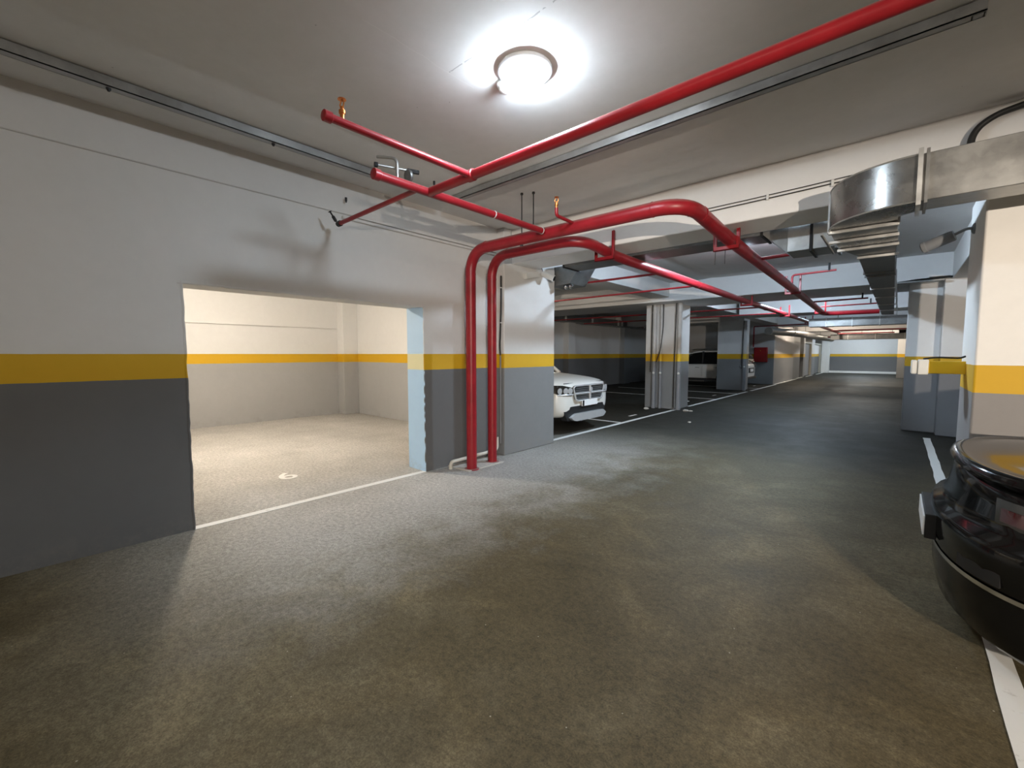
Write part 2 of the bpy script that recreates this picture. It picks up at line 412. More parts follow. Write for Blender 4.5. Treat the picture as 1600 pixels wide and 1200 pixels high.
mb = MB().box(XW - .02, XW + .035, 2.28, 4.62, 2.915, 2.945).box(XW - .02, XW + .03, 2.45, 4.62, 2.955, 2.975)
struct('trim_2', mb, M['wall'], 'rough plaster strip low on the wall ledge behind the red riser bends', 'ledge', bevel=.006)

# box 6 inside
struct('wall_box_back', MB().box(BX - .3, BX, -.2, 5.58, 0, CZ + .05), M['box'], 'back wall of the lit box, white over yellow band over grey', 'wall', smooth=0)
struct('trim_3', MB().box(BX, BX + .03, -.2, 5.2, 2.12, CZ), M['box'], 'proud upper wall strip at the back of the lit box', 'beam', smooth=0)
struct('wall_box_right', MB().box(BX, XW - .3, 5.58, 5.85, 0, CZ + .05), M['box'], 'right side wall of the lit box', 'wall', smooth=0)
struct('wall_box_left', MB().box(BX, XW - .3, -.4, -.2, 0, CZ + .05), M['box'], 'left side wall of the lit box, hidden by the wall beside the opening', 'wall', smooth=0)
struct('pillar', MB().box(BX, BX + .32, 5.2, 5.58, 0, CZ), M['box'], 'pillar in the back corner of the lit box', 'pillar', bevel=.008)

# corner pillar by the red risers
struct('pillar', MB().box(XW - .3, -4.28, 4.63, 5.86, 0, CZ), M['col'], 'wide white pillar beside the two red risers with camera on it', 'pillar', bevel=.012)
# beams across the aisle
def beam(y0, y1, z, x0, x1, label):
    return struct('beam', MB().box(x0, x1, y0, y1, z, CZ + .05), M['beam'], label, 'beam', bevel=.012)
beam(4.80, 5.35, BB, XW - .2, 9, 'white cross beam over the aisle, first from the camera, behind the red elbow')
beam(11.0, 12.75, 2.84, -10.5, 9, 'bluish-lit cross beam over the aisle, second from the camera')
beam(16.95, 18.2, 2.84, -4.3, 9, 'cross beam over the aisle, third from the camera')
beam(24.3, 25.3, 2.82, XW, 9, 'cross beam over the aisle level with the red hose cabinet')
beam(30.0, 31.0, 2.78, XW, 9, 'cross beam over the aisle deep beyond the hose cabinet')
beam(36.0, 37.0, 2.72, XW, 9, 'cross beam over the aisle last before the far wall')
struct('beam', MB().box(-4.95, XW, 5.87, 24.3, 2.95, CZ + .05), M['wall'], 'long beam over the left pillars, lit bluish on the aisle side', 'beam', bevel=.01)
struct('beam', MB().box(.65, 1.15, 5.3, 24, 2.835, CZ + .05), M['wall'], 'long beam over the right pillars', 'beam', bevel=.01)
struct('beam', MB().box(BX, -4.95, 19.5, 20.5, 2.84, CZ + .05), M['wall'], 'cross beam over the left bays at the third pillar', 'beam', bevel=.01)

# bays on the left
struct('wall_bay_back', MB().box(BX - .3, BX, 5.85, 24.6, 0, CZ + .05), M['wall'], 'dim back wall of the left parking bays', 'wall', smooth=0)
for (x0, y0, y1) in ((-10.5, 15.0, 15.5), (-10.5, 19.9, 20.5)):
    struct('pillar', MB().box(x0, x0 + .28, y0, y1, 0, CZ), M['wall'], 'half pillar against the back wall of the left bays, %s' % ('nearer' if y0 < 16 else 'farther'), 'pillar', bevel=.01)
struct('pillar', MB().box(-5.32, XW + .004, 11.62, 12.5, 0, 2.86), M['col'], 'left pillar with three drain pipes between the two white cars', 'pillar', bevel=.012)
struct('pillar', MB().box(-5.74, -4.74, 19.52, 20.4, 0, CZ), M['col'], 'left pillar before the red hose cabinet', 'pillar', bevel=.012)
# core with hose cabinet and doors
struct('wall_core', MB().box(-10.5, -4.56, 24.45, 29.7, 0, CZ), M['col'], 'wall block with the red hose cabinet on its side', 'wall', bevel=.012)
struct('wall_core_far', MB().box(-10.5, -4.66, 29.7, 32.6, 0, CZ), M['wall'], 'set-back wall beyond the hose cabinet block', 'wall', bevel=.01)
struct('pillar', MB().box(-5.3, -4.6, 33.6, 34.2, 0, CZ), M['col'], 'narrow pillar between the far left door openings', 'pillar', bevel=.01)
struct('pillar', MB().box(-5.3, -4.6, 37.2, 38.6, 0, CZ), M['col'], 'narrow pillar beyond the far left door openings', 'pillar', bevel=.01)
struct('wall_bay_far', MB().box(-7.0, -6.8, 32.6, 43, 0, CZ), M['wall'], 'back of the far left door openings', 'wall', smooth=0)
struct('wall_far', MB().box(-11, 9, 43, 43.3, 0, CZ), M['wall'], 'far end wall of the aisle with thin yellow band', 'wall', smooth=0)
struct('trim_4', MB().box(-4.6, .5, 42.75, 43, 0, .16), M['line'], 'pale kerb along the far end wall', 'kerb', bevel=.01)
struct('pillar', MB().box(-4.6, -4.1, 42.3, 42.95, 0, CZ), M['plastic_white'], 'white painted jamb beside the far end wall', 'pillar', bevel=.01)
# right side
struct('pillar', MB().box(.435, 1.6, 4.81, 5.72, 0, BB + .005), M['colr'], 'warm-lit right pillar beside the black car, broad low yellow band', 'pillar', bevel=.014)
struct('pillar', MB().box(.10, .60, 11.42, 12.1, 0, 2.86), M['colr2'], 'right pillar behind the yellow bar, cables along its top', 'pillar', bevel=.014)
struct('pillar', MB().box(.565, 2.2, 11.06, 12.1, 0, 2.86), M['colr2'], 'wider pillar face just right of the one behind the yellow bar', 'pillar', bevel=.014)
struct('pillar', MB().box(-.06, .6, 36.0, 36.8, 0, CZ), M['col'], 'far right pillar at the end of the aisle', 'pillar', bevel=.012)
struct('wall_right', MB().box(8.7, 9, -7, 46, 0, CZ), M['wall'], 'right outer wall behind the black car bay', 'wall', smooth=0)
struct('wall_right_far', MB().box(.6, .9, 13, 43, 0, CZ), M['wall'], 'wall along the right side of the far aisle', 'wall', smooth=0)
struct('wall_back', MB().box(-11, 9, -7.3, -7, 0, CZ), M['wall'], 'rear wall of the garage', 'wall', smooth=0)

# ------------------------------------------------------------------ painted lines (children of the floor)
def line(x0, x1, y0, y1):
    n = max(1, int(max(x1 - x0, y1 - y0) / .25)); along_y = (y1 - y0) > (x1 - x0)
    mb = MB(); L0 = []; R0 = []
    for i in range(n + 1):
        t = i / n; a = random.uniform(-.005, .005); b = random.uniform(-.005, .005)
        if along_y:
            y = y0 + (y1 - y0) * t; L0.append((x0 + a, y)); R0.append((x1 + b, y))
        else:
            x = x0 + (x1 - x0) * t; L0.append((x, y0 + a)); R0.append((x, y1 + b))
    mb.prism(L0 + R0[::-1], 2, 0.0005, .004)
    return mb.build('line_marking', M['line'], fl, smooth=0)
line(-4.50, -4.415, .89, 3.32)
line(-4.475, -4.385, 5.88, 11.55)
line(-4.475, -4.385, 12.55, 19.0)
line(-4.475, -4.385, 19.6, 24.4)
line(-4.56, -4.46, 24.6, 30.5)
line(-4.64, -4.54, 31.2, 33.4)
line(-4.56, -4.46, 34.3, 37.0)
line(-4.5, -4.4, 38.6, 42.7)
line(-9.4, -4.475, 8.55, 8.63)
line(-9.4, -4.475, 15.10, 15.19)
line(-9.4, -4.475, 17.75, 17.83)
line(-9.4, -4.475, 21.1, 21.19)
line(.395, .49, -2.0, 10.62)
def text_mesh(body, size, loc, rz, mat, parent, name='bay_number', bold=.0):
    cu = bpy.data.curves.new(name, 'FONT'); cu.body = body; cu.size = size; cu.extrude = .0015; cu.offset = bold
    cu.align_x = 'CENTER'; cu.align_y = 'CENTER'
    t = bpy.data.objects.new(name, cu); COL.objects.link(t)
    dg = bpy.context.evaluated_depsgraph_get()
    me = bpy.data.meshes.new_from_object(t.evaluated_get(dg)); bpy.data.objects.remove(t)
    me.materials.clear(); me.materials.append(mat)
    o = bpy.data.objects.new(name, me); COL.objects.link(o); o.parent = parent
    o.location = loc; o.rotation_euler = (0, 0, rz); WORLD[o.name] = Vector()
    return o
text_mesh('6', .44, (-5.53, 2.06, .0025), math.pi / 2, M['line'], fl, bold=.006)['label'] = 'white painted number 6 on the box floor'
def mark(pts, wd=.06):
    return MB().tube([(x, y, .002) for x, y in pts], wd / 2, 6).build('worn_mark', M['line'], fl)
for pts in ([(-4.78, 9.62), (-4.78, 9.98)], [(-4.98, 13.7), (-4.9, 13.82), (-4.92, 13.98), (-5.03, 14.02)], [(-4.93, 16.4), (-4.93, 16.75)], [(-5.0, 22.6), (-5.0, 22.9)]):
    mb = MB()
    for (xa, ya), (xb, yb) in zip(pts, pts[1:]):
        d = Vector((xb - xa, yb - ya)).normalized(); n_ = Vector((-d.y, d.x)) * .03
        mb.prism([(xa + n_.x, ya + n_.y), (xb + n_.x, yb + n_.y), (xb - n_.x, yb - n_.y), (xa - n_.x, ya - n_.y)], 2, .0005, .004)
    mb.build('bay_number', M['line'], fl, smooth=0)

# ------------------------------------------------------------------ ceiling lamps
def lamp(x, y, z, s, colr, label):
    t = thing('ceiling_lamp', label, 'lamp', (x, y, z), 'round ceiling lamps')
    MB().lathe([(.165, .0), (.172, -.008), (.172, -.026), (.155, -.036), (.128, -.036)], (x, y, z + .004), n=40).build('base_ring', M['lamp_body'], t)
    em = emit('lamp_glow', colr, s)
    MB().lathe([(.128, -.030), (.126, -.048), (.116, -.066), (.098, -.085), (.072, -.099), (.04, -.107), (.001, -.110)], (x, y, z), n=32).build('diffuser', em, t)
    return t
for a in LAMPS: lamp(*a)

# floodlight on the pillar behind the viewpoint
struct('pillar', MB().box(3.45, 4.15, -3.6, -2.9, 0, CZ), M['colr'], 'pillar carrying a warm floodlight, behind the viewpoint', 'pillar', bevel=.012)
t = thing('floodlight', 'square warm floodlight low on a pillar, aimed at the first beam', 'lamp', (3.58, -2.72, 1.80))
R_ = spo.rotation_euler.to_matrix()
def fb(x0, x1, y0, y1, z0, z1):
    q = MB().box(x0, x1, y0, y1, z0, z1); q.v = [tuple(Vector(spo.location) + R_ @ Vector(v)) for v in q.v]; return q
fb(-.15, .15, -.12, .12, .03, .10).build('housing', M['black_steel'], t, bevel=.01)
fb(-.13, .13, -.09, .09, .024, .03).build('glass_front', emit('floodlight_glass', (1.0, .87, .72), 6.0), t)
fb(-.16, .16, .118, .128, -.60, .05).build('hood', M['black_steel'], t)  # unseen hood, added to keep the beam off the ceiling
MB().tube([(3.63, -2.76, 1.8), (3.64, -2.9, 1.8)], .02, 8).build('bracket', M['black_steel'], t)

# smoke detector beside the first lamp
t = thing('smoke_detector', 'small white domed smoke detector beside the nearest ceiling lamp', 'detector', (-2.04, 2.225, CZ))
MB().lathe([(.062, .004), (.062, -.018), (.055, -.026), (.04, -.03)], (-2.04, 2.225, CZ), n=28).build('base', M['plastic_white'], t)
MB().lathe([(.046, -.026), (.043, -.05), (.03, -.058), (.012, -.06)], (-2.04, 2.225, CZ), n=24).build('sensing_head', M['plastic_white'], t)

# ------------------------------------------------------------------ red pipes
def ring_on(name, p, axis, r, wd, mat, parent):
    return MB().lathe([(r, -wd), (r * 1.03, -wd), (r * 1.03, wd), (r, wd)], p, axis, 20).build(name, mat, parent)
def sprinkler(parent, p, up=1):
    x, y, z = p
    MB().lathe([(.012, 0), (.012, .03), (.018, .032), (.018, .05), (.010, .055), (.010, .07)], (x, y, z), (0, 0, up), 12).build('sprinkler_head', M['brass'], parent)
    q = MB()
    for k in (-1, 1): q.tube([(x + .012 * k, y, z + .06 * up), (x + .022 * k, y, z + .085 * up), (x + .006 * k, y, z + .108 * up)], .004, 6)
    q.lathe([(.024, .108), (.022, .112)], (x, y, z), (0, 0, up), 12)
    q.build('deflector', M['brass'], parent)

R1 = .066
t = thing('fire_main_pipe', 'thick red pipe, outer left riser, elbowing over the beam and away down the aisle', 'pipe', (-4.09, 3.80, 0))
P1 = [(-4.09, 3.80, -.02), (-4.09, 3.80, 2.80), (-1.40, 3.80, 2.785), (-1.385, 4.9, 2.705), (-1.53, 10.0, 2.70), (-1.70, 15.65, 2.68), (-.45, 15.75, 2.68)]
MB().tube(P1, R1, 24, bend=.26).build('pipe', M['red'], t)
for p, ax in (((-4.09, 3.8, 2.50), (0, 0, 1)), ((-3.80, 3.8, 2.80), (1, 0, 0)), ((-1.70, 3.8, 2.787), (1, 0, 0)), ((-1.392, 4.12, 2.763), (.0, 1, -.07))):
    ring_on('weld_seam', p, ax, R1 + .001, .004, M['red'], t)
MB().lathe([(R1 + .03, 0), (R1 + .03, .012), (R1, .014)], (-4.09, 3.8, 0), n=20).build('floor_collar', M['red'], t)
t2 = thing('fire_main_pipe', 'thick red pipe, inner right riser, bending under the first beam along the left side', 'pipe', (-4.15, 4.245, 0))
P2 = [(-4.15, 4.245, -.02), (-4.15, 4.245, 2.80), (-2.74, 4.245, 2.80), (-2.69, 4.95, 2.715), (-2.69, 11.0, 2.71), (-2.58, 17.5, 2.70), (-2.52, 33.0, 2.66)]
MB().tube(P2, .062, 24, bend=.26).build('pipe', M['red'], t2)
for p, ax in (((-4.15, 4.245, 2.5), (0, 0, 1)), ((-3.85, 4.245, 2.8), (1, 0, 0)), ((-2.69, 7.9, 2.712), (0, 1, 0)), ((-2.66, 13.0, 2.70), (0, 1, 0))):
    ring_on('weld_seam', p, ax, .063, .004, M['red'], t2)
MB().lathe([(.095, 0), (.095, .012), (.062, .014)], (-4.15, 4.245, 0), n=20).build('floor_collar', M['red'], t2)

t = thing('sprinkler_pipe', 'red pipe with capped end running from the crossing to the main elbow pipe', 'pipe', (-2.89, 1.75, 2.8))
MB().tube([(-2.89, 1.76, 2.80), (-2.88, 3.80, 2.80)], .033, 18).build('pipe', M['red'], t)
MB().lathe([(.036, 0), (.041, .004), (.041, .05), (.034, .056)], (-2.89, 1.735, 2.80), (0, 1, 0), 18).build('end_cap', M['red'], t)
ring_on('coupling_ring', (-2.882, 2.98, 2.80), (0, 1, 0), .034, .004, M['plastic_white'], t)
ring_on('coupling_ring', (-2.88, 3.70, 2.80), (0, 1, 0), .034, .004, M['plastic_white'], t)
t = thing('sprinkler_pipe', 'long red pipe crossing the ceiling from the pipe junction to the upper right', 'pipe', (-2.87, 2.23, 2.8))
MB().tube([(-2.89, 2.235, 2.80), (3.0, 2.225, 2.80)], .035, 18).build('pipe', M['red'], t)
MB().lathe([(.038, -.03), (.043, -.026), (.043, .026), (.038, .03)], (-2.39, 2.233, 2.80), (1, 0, 0), 18).build('tee', M['red'], t)
t = thing('sprinkler_pipe', 'thin red stub pipe pointing at the left wall below the ceiling ledge', 'pipe', (-4.2, 2.13, 2.8))
MB().tube([(-4.20, 2.14, 2.79), (-2.89, 2.12, 2.79)], .020, 14).build('pipe', M['red'], t)
MB().lathe([(.024, -.03), (.028, -.026), (.028, .02), (.022, .024)], (-4.2, 2.14, 2.79), (1, 0, 0), 14).build('end_cap', M['black_steel'], t)
MB().lathe([(.012, .0), (.016, .01), (.016, .05), (.008, .06), (.008, .10), (.02, .104)], (-4.19, 2.10, 2.80), (-.25, -.4, .8), 10).build('sprinkler_head', M['black_steel'], t)
t = thing('sprinkler_pipe', 'red branch pipe with a brass sprinkler at its open end, left of the lamp', 'pipe', (-2.4, 1.15, 2.8))
MB().tube([(-2.40, 1.16, 2.80), (-2.39, 2.23, 2.80)], .023, 16).build('pipe', M['red'], t)
MB().lathe([(.026, 0), (.031, .004), (.031, .045), (.024, .05)], (-2.40, 1.145, 2.80), (0, 1, 0), 16).build('end_cap', M['red'], t)
sprinkler(t, (-2.398, 1.255, 2.815))
t = thing('sprinkler_pipe', 'short red stub with a sprinkler rising from the main pipe before the beam', 'pipe', (-2.6, 3.45, 2.82))
MB().tube([(-2.52, 3.80, 2.82), (-2.52, 3.47, 2.83), (-2.52, 3.47, 2.90)], .017, 12, bend=.03).build('pipe', M['red'], t)
sprinkler(t, (-2.52, 3.47, 2.89))

# branch lines deeper in the aisle
def branch(pts, r, label, tips=(), name='sprinkler_pipe'):
    t = thing(name, label, 'pipe', pts[0])
    MB().tube(pts, r, 12, bend=.05).build('pipe', M['red'], t)
    for p in tips:
        MB().tube([p, (p[0], p[1], p[2] + .13)], r * .9, 8).build('sprinkler_head', M['black_steel'], t)
    return t
branch([(-1.42, 6.36, 2.72), (-.80, 6.28, 2.72)], .022, 'dark red branch pipe below the square duct joint', [(-.90, 6.28, 2.72)])
branch([(-2.69, 6.42, 2.71), (-9.5, 6.42, 2.71)], .018, 'red branch pipe into the left bay above the white car, nearest the corner pillar')
branch([(-2.69, 8.0, 2.71), (-9.5, 8.35, 2.71)], .018, 'red branch pipe into the left bay, second from the corner pillar', [(-6.0, 8.14, 2.71)])
branch([(-2.69, 12.8, 2.71), (-9.5, 12.8, 2.71)], .02, 'dark red branch pipe into the second left bay at the middle pillar')
branch([(-2.66, 15.0, 2.71), (-9.5, 15.0, 2.71)], .02, 'dark red branch pipe into the second left bay, farther')
branch([(-1.50, 9.3, 2.76), (-1.50, 9.3, 2.92), (-.85, 9.2, 2.92)], .018, 'red side branch with sprinkler at the bright lamp hanger', [(-.95, 9.2, 2.92)])
branch([(-1.60, 12.4, 2.72), (-.55, 12.3, 2.72)], .018, 'dark side branch right of the main pipe under the second beam', [(-.65, 12.3, 2.72)])
branch([(-1.66, 14.7, 2.80), (-.45, 14.6, 2.80)], .018, 'side branch right of the main pipe before its end', [(-.6, 14.6, 2.80)])
branch([(-2.56, 21.0, 2.70), (-5.45, 24.30, 2.86), (-5.45, 24.30, 1.85)], .03, 'dark pipe dropping to the red hose cabinet')
branch([(-2.5, 26.0, 2.62), (.4, 26.0, 2.62)], .03, 'red pipe crossing the far aisle under the warm beam')
branch([(-2.5, 29.0, 2.58), (-.2, 29.0, 2.58)], .03, 'red pipe crossing the far aisle, lower one')
branch([(-3.2, 32.0, 2.5), (-1.0, 33.5, 2.5)], .04, 'red pipe tangle end near the far doors')

# red U hangers
def hanger(x, y, z, wd, la, lb, label, back=0.0):
    t = thing('pipe_hanger', label, 'hanger', (x, y, z), 'red pipe hangers')
    a = .035
    MB().box(x - wd / 2, x + wd / 2, y - a / 2, y + a / 2, z, z + .012).box(x - wd / 2, x + wd / 2, y - a / 2, y - a / 2 + .01, z, z + a + .01).build('cross_bar', M['red'], t, bevel=.003)
    MB().box(x - wd / 2, x - wd / 2 + a, y - .006, y + .006, z, z + la).box(x - wd / 2, x - wd / 2 + .01, y - a / 2, y + a / 2, z, z + la).build('upright', M['red'], t, bevel=.003)
    MB().box(x + wd / 2 - a, x + wd / 2, y - .006, y + .006, z, z + lb).box(x + wd / 2 - .01, x + wd / 2, y - a / 2, y + a / 2, z, z + lb).build('upright', M['red'], t, bevel=.003)
    return t
hanger(-2.72, 4.74, 2.63, .26, .20, .34, 'red pipe bracket with a tall upright on the white beam, left pipe')
h = hanger(-1.42, 5.02, 2.60, .26, .21, .22, 'red pipe bracket under the beam below the big red elbow')
for dx in (-.11, -.01):
    MB().tube([(-1.42 + dx, 5.02, 2.60), (-1.42 + dx, 5.02, 2.46)], .003, 6).build('hanging_wire', M['black_steel'], h)
hanger(-1.53, 9.6, 2.61, .26, .35, .36, 'red pipe bracket beside the glaring far lamp')
hanger(-2.69, 11.2, 2.61, .26, .23, .24, 'red pipe bracket on the left pipe under the second beam')
hanger(-2.60, 15.2, 2.61, .26, .3, .34, 'dark red pipe bracket on the left pipe, third along it')
hanger(-1.66, 14.6, 2.60, .26, .3, .34, 'dark red pipe bracket near the end of the right main pipe')
hanger(-2.55, 19.5, 2.58, .26, .3, .34, 'dark red pipe bracket on the left pipe, fourth along it')

# threaded rods holding the main pipe
for i, (x, y, zb) in enumerate(((-3.24, 3.80, 2.74), (-3.12, 3.86, 2.86))):
    t = thing('threaded_rod', ('black threaded rod from ceiling to thick red pipe, left of the pair', 'black threaded rod from ceiling to thick red pipe, right of the pair')[i], 'rod', (x, y, CZ))
    MB().tube([(x, y, zb), (x, y, CZ)], .006, 8).build('rod', M['black_steel'], t)
    MB().lathe([(.016, 0), (.016, -.02)], (x, y, CZ), n=6).build('anchor_nut', M['black_steel'], t)
    if i == 0: MB().lathe([(.018, 0), (.018, -.02)], (x, y, 2.74), n=6).build('anchor_nut', M['black_steel'], t)

# ------------------------------------------------------------------ zinc strut rails
def channel_y(x, y0, y1, z, s=.045):
    h = s / 2; e = .006
    return MB().box(x - h, x + h, y0, y1, z - h, z - h + e).box(x - h, x - h + e, y0, y1, z - h, z + h).box(x + h - e, x + h, y0, y1, z - h, z + h)
RZ = 3.262
t = thing('strut_rail', 'zinc channel rail along the left wall near the ceiling, ending at the red pipe', 'rail', (-3.93, 3.25, RZ))
channel_y(-3.93, -4.0, 3.25, RZ, .064).build('channel', M['strut'], t)
for y in (1.45, .45, -.6):
    MB().lathe([(.014, 0), (.014, -.006), (.007, -.02)], (-3.93, y, RZ - .032), n=8).build('bolt', M['black_steel'], t)
for y in (2.9, .2, -2.6):
    MB().tube([(-3.93, y, RZ - .02), (-3.93, y, CZ)], .006, 8).build('hanging_rod', M['strut'], t)
t = thing('strut_rail', 'zinc channel rail crossing the ceiling behind the long red pipe', 'rail', (-3.85, 3.34, RZ))
h = .03; e = .006; yr = 3.345
MB().box(-3.89, .255, yr - h, yr + h, RZ - h, RZ - h + e).box(-3.89, .255, yr - h, yr - h + e, RZ - h, RZ + h).box(-3.89, .255, yr + h - e, yr + h, RZ - h, RZ + h).build('channel', M['strut'], t)
MB().box(0.20, .25, yr - .02, yr - .014, RZ - .03, CZ).box(0.20, .206, yr - .02, yr + .025, RZ - .03, CZ).box(.244, .25, yr - .02, yr + .025, RZ - .03, CZ).build('hanger_channel', M['strut'], t)
MB().tube([(-3.0, yr, RZ - .01), (-3.0, yr, CZ)], .006, 8).build('hanging_rod', M['strut'], t)

# spare clamp standing over the pipe junction
t = thing('pipe_clamp', 'grey pipe clamp with threaded bolt and hooked rod above the red capped pipe', 'clamp', (-2.98, 1.95, 2.83))
MB().tube([(-2.95, 1.98, 2.82), (-2.95, 1.98, 3.00), (-3.10, 1.90, 3.03)], .012, 10, bend=.04).build('hooked_rod', M['strut'], t)
MB().tube([(-3.02, 1.84, 2.93), (-2.93, 2.13, 2.94)], .010, 10).build('bolt', M['strut'], t)
MB().lathe([(.02, -.012), (.02, .012)], (-3.02, 1.84, 2.93), (.3, .95, .03), 8).build('bolt_head', M['black_steel'], t)
MB().lathe([(.018, -.03), (.018, .06)], (-2.935, 2.10, 2.937), (.3, .95, .03), 8).build('bolt_nut', M['black_steel'], t)
MB().lathe([(.045, -.012), (.05, 0), (.045, .012)], (-2.93, 2.07, 2.89), (0, 1, .2), 16).build('clamp_shoe', M['galv_dark'], t)

# ------------------------------------------------------------------ ducts
ZT, ZB = 2.80, 2.50
t = thing('air_duct', 'galvanised air duct crossing from the right, curving and running away down the aisle', 'duct', (-.05, 4.1, 2.5))
MB().box(.06, 5.2, 3.95, 4.22, ZB, ZT).build('cross_section', M['galv'], t, bevel=.004)
# elbow: outer face curves from the front to the left side
out = []; n = 14
for i in range(n + 1):
    a = math.pi / 2 * i / n
    out.append((.05 - .52 * math.sin(a), 3.95 + .50 * (1 - math.cos(a))))
poly = out + [(-.47, 5.27), (-.05, 5.27), (-.05, 4.30), (.05, 4.22)]
MB().prism(poly, 2, ZB, ZT).build('elbow', M['galv_elbow'], t, smooth=30)
edge = [(x, y, ZB) for x, y in out]
MB().tube(edge, .006, 6).build('elbow_seam', M['galv_lit'], t)
MB().tube([(x, y, ZT) for x, y in out], .006, 6).build('elbow_seam', M['galv_lit'], t)
def frame_x(x, y0, y1, z0, z1, wd=.03, th=.012):   # flange round a duct running along x
    return MB().box(x - th, x + th, y0 - wd, y1 + wd, z0 - wd, z0).box(x - th, x + th, y0 - wd, y1 + wd, z1, z1 + wd).box(x - th, x + th, y0 - wd, y0, z0, z1).box(x - th, x + th, y1, y1 + wd, z0, z1)
def frame_y(y, x0, x1, z0, z1, wd=.03, th=.012):
    return MB().box(x0 - wd, x1 + wd, y - th, y + th, z0 - wd, z0).box(x0 - wd, x1 + wd, y - th, y + th, z1, z1 + wd).box(x0 - wd, x0, y - th, y + th, z0, z1).box(x1, x1 + wd, y - th, y + th, z0, z1)
frame_x(.05, 3.95, 4.22, ZB, ZT).build('flange', M['galv_lit'], t)
frame_x(.085, 3.95, 4.22, ZB, ZT, .022, .008).build('flange', M['galv_dark'], t)
frame_x(1.4, 3.95, 4.22, ZB, ZT).build('flange', M['galv_lit'], t)
frame_y(4.45, -.47, -.05, ZB, ZT - .02, .014, .012).build('flange', M['galv_lit'], t)
for y, x0 in ((4.43, -.475), (4.82, -.51), (5.23, -.485), (5.75, -.365)):
    MB().box(x0, -.04, y - .016, y + .016, ZB - .03, ZB - .004).build('support_bar', M['galv_lit'], t, bevel=.003)
MB().loft([[(-.47, 5.27, ZB + .002), (-.05, 5.27, ZB + .002), (-.05, 5.27, ZT - .01), (-.47, 5.27, ZT - .01)], [(-.36, 5.75, ZB + .002), (-.07, 5.75, ZB + .002), (-.07, 5.75, ZT - .03), (-.36, 5.75, ZT - .03)],
           [(-.38, 15.2, ZB + .03), (-.14, 15.2, ZB + .03), (-.14, 15.2, ZT - .03), (-.38, 15.2, ZT - .03)]]).build('long_section', M['galv_dark'], t, smooth=20)
for y in (7.05, 7.35, 8.8, 10.2, 11.8, 13.4, 15.0):
    k = (y - 5) / 11 * .03
    frame_y(y, -.36, -.09, ZB + k, ZT - .04, .018, .012).build('flange', M['galv_lit'] if y > 7.5 else M['galv_dark'], t)
MB().tube([(-.52, 4.4, ZB - .02), (-.52, 5.30, ZB - .02)], .012, 6).build('elbow_seam', M['galv_dark'], t)
# branch duct behind the first beam
t = thing('air_duct', 'flat grey duct behind the first beam running left from the duct joint', 'duct', (-.5, 5.6, 2.6))
MB().box(-.93, -.50, 5.40, 5.80, 2.57, 2.84).build('joint_box', M['galv'], t, bevel=.004)
MB().loft([[(-.93, 5.40, 2.57), (-.93, 5.80, 2.57), (-.93, 5.80, 2.84), (-.93, 5.40, 2.84)], [(-1.16, 5.40, 2.79), (-1.16, 5.82, 2.79), (-1.16, 5.82, 2.90), (-1.16, 5.40, 2.90)], [(-3.78, 5.40, 2.79), (-3.78, 5.82, 2.79), (-3.78, 5.82, 2.90), (-3.78, 5.40, 2.90)]]).build('flat_section', M['galv_dark'], t, smooth=20)
frame_x(-.51, 5.40, 5.80, 2.57, 2.84, .022).build('flange', M['galv_dark'], t)
frame_x(-.72, 5.40, 5.80, 2.57, 2.84, .020).build('flange', M['black_steel'], t)
frame_x(-1.17, 5.40, 5.82, 2.79, 2.90, .015).build('flange', M['black_steel'], t)
MB().prism([(-3.80, 2.925), (-4.00, 2.63), (-4.40, 2.62), (-4.42, 2.925)], 1, 5.88, 6.35).build('bay_boot', M['galv_dark'], t, smooth=20)
frame_x(-3.78, 5.40, 5.82, 2.79, 2.90, .015).build('flange', M['black_steel'], t)
def strap(t, x, y, z0, z1):
    MB().box(x - .012, x + .012, y - .003, y + .003, z0, z1).build('hanger_strap', M['galv'], t)
# duct along the bay back wall
t = thing('air_duct', 'dim grey duct along the back wall above the white car', 'duct', (-10, 14, 2.9))
MB().box(-10.45, -9.9, 9.0, 24.0, 2.80, 3.08).build('duct_body', M['galv_dark'], t, bevel=.005)
for y in (12.0, 17.0): strap(t, -10.2, y, 3.05, CZ)
for y in (14.3, 16.3, 18.6, 19.0, 21.4):
    MB().box(-9.9, -9.87, y - .05, y + .05, 2.82, 3.06).build('outlet', M['plastic_white'], t)
# ducts across and along the far aisle
t = thing('air_duct', 'grey duct crossing the aisle under the third beam', 'duct', (-1, 18.6, 2.6))
MB().box(-2.4, .55, 18.3, 18.8, 2.44, 2.72).build('duct_body', M['galv'], t, bevel=.005)
for x in (-1.9, -1.2, -.5, .2): frame_x(x, 18.3, 18.8, 2.44, 2.72, .02).build('flange', M['galv_lit'], t)
for x in (-1.6, -.1): strap(t, x, 18.55, 2.70, CZ)
t = thing('air_duct', 'dull duct crossing the far aisle below the cream beam', 'duct', (-1.5, 31.5, 2.4))
MB().box(-3.0, .5, 31.2, 31.8, 2.32, 2.62).build('duct_body', M['galv_dark'], t, bevel=.005)
for x in (-2.2, -1.0, .2): frame_x(x, 31.2, 31.8, 2.32, 2.62, .025).build('flange', M['galv_lit'], t)
for x in (-1.6, -.3): strap(t, x, 31.5, 2.60, CZ)
t = thing('air_duct', 'insulated silvery duct hanging by the far left doors', 'duct', (-3.9, 27, 2.5))
pts = [(-4.5, 22.8, 2.55), (-3.9, 24.8, 2.52), (-3.7, 27.0, 2.50), (-3.5, 31, 2.46), (-3.2, 34, 2.44)]
MB().tube(pts, .17, 16).build('duct_body', M['galv'], t)
for p in pts[1:-1]: strap(t, p[0], p[1] + .3, p[2] + .15, CZ)
for p in pts[:-1]: ring_on('flange', p, (.15, 1, 0), .172, .03, M['galv_lit'], t)

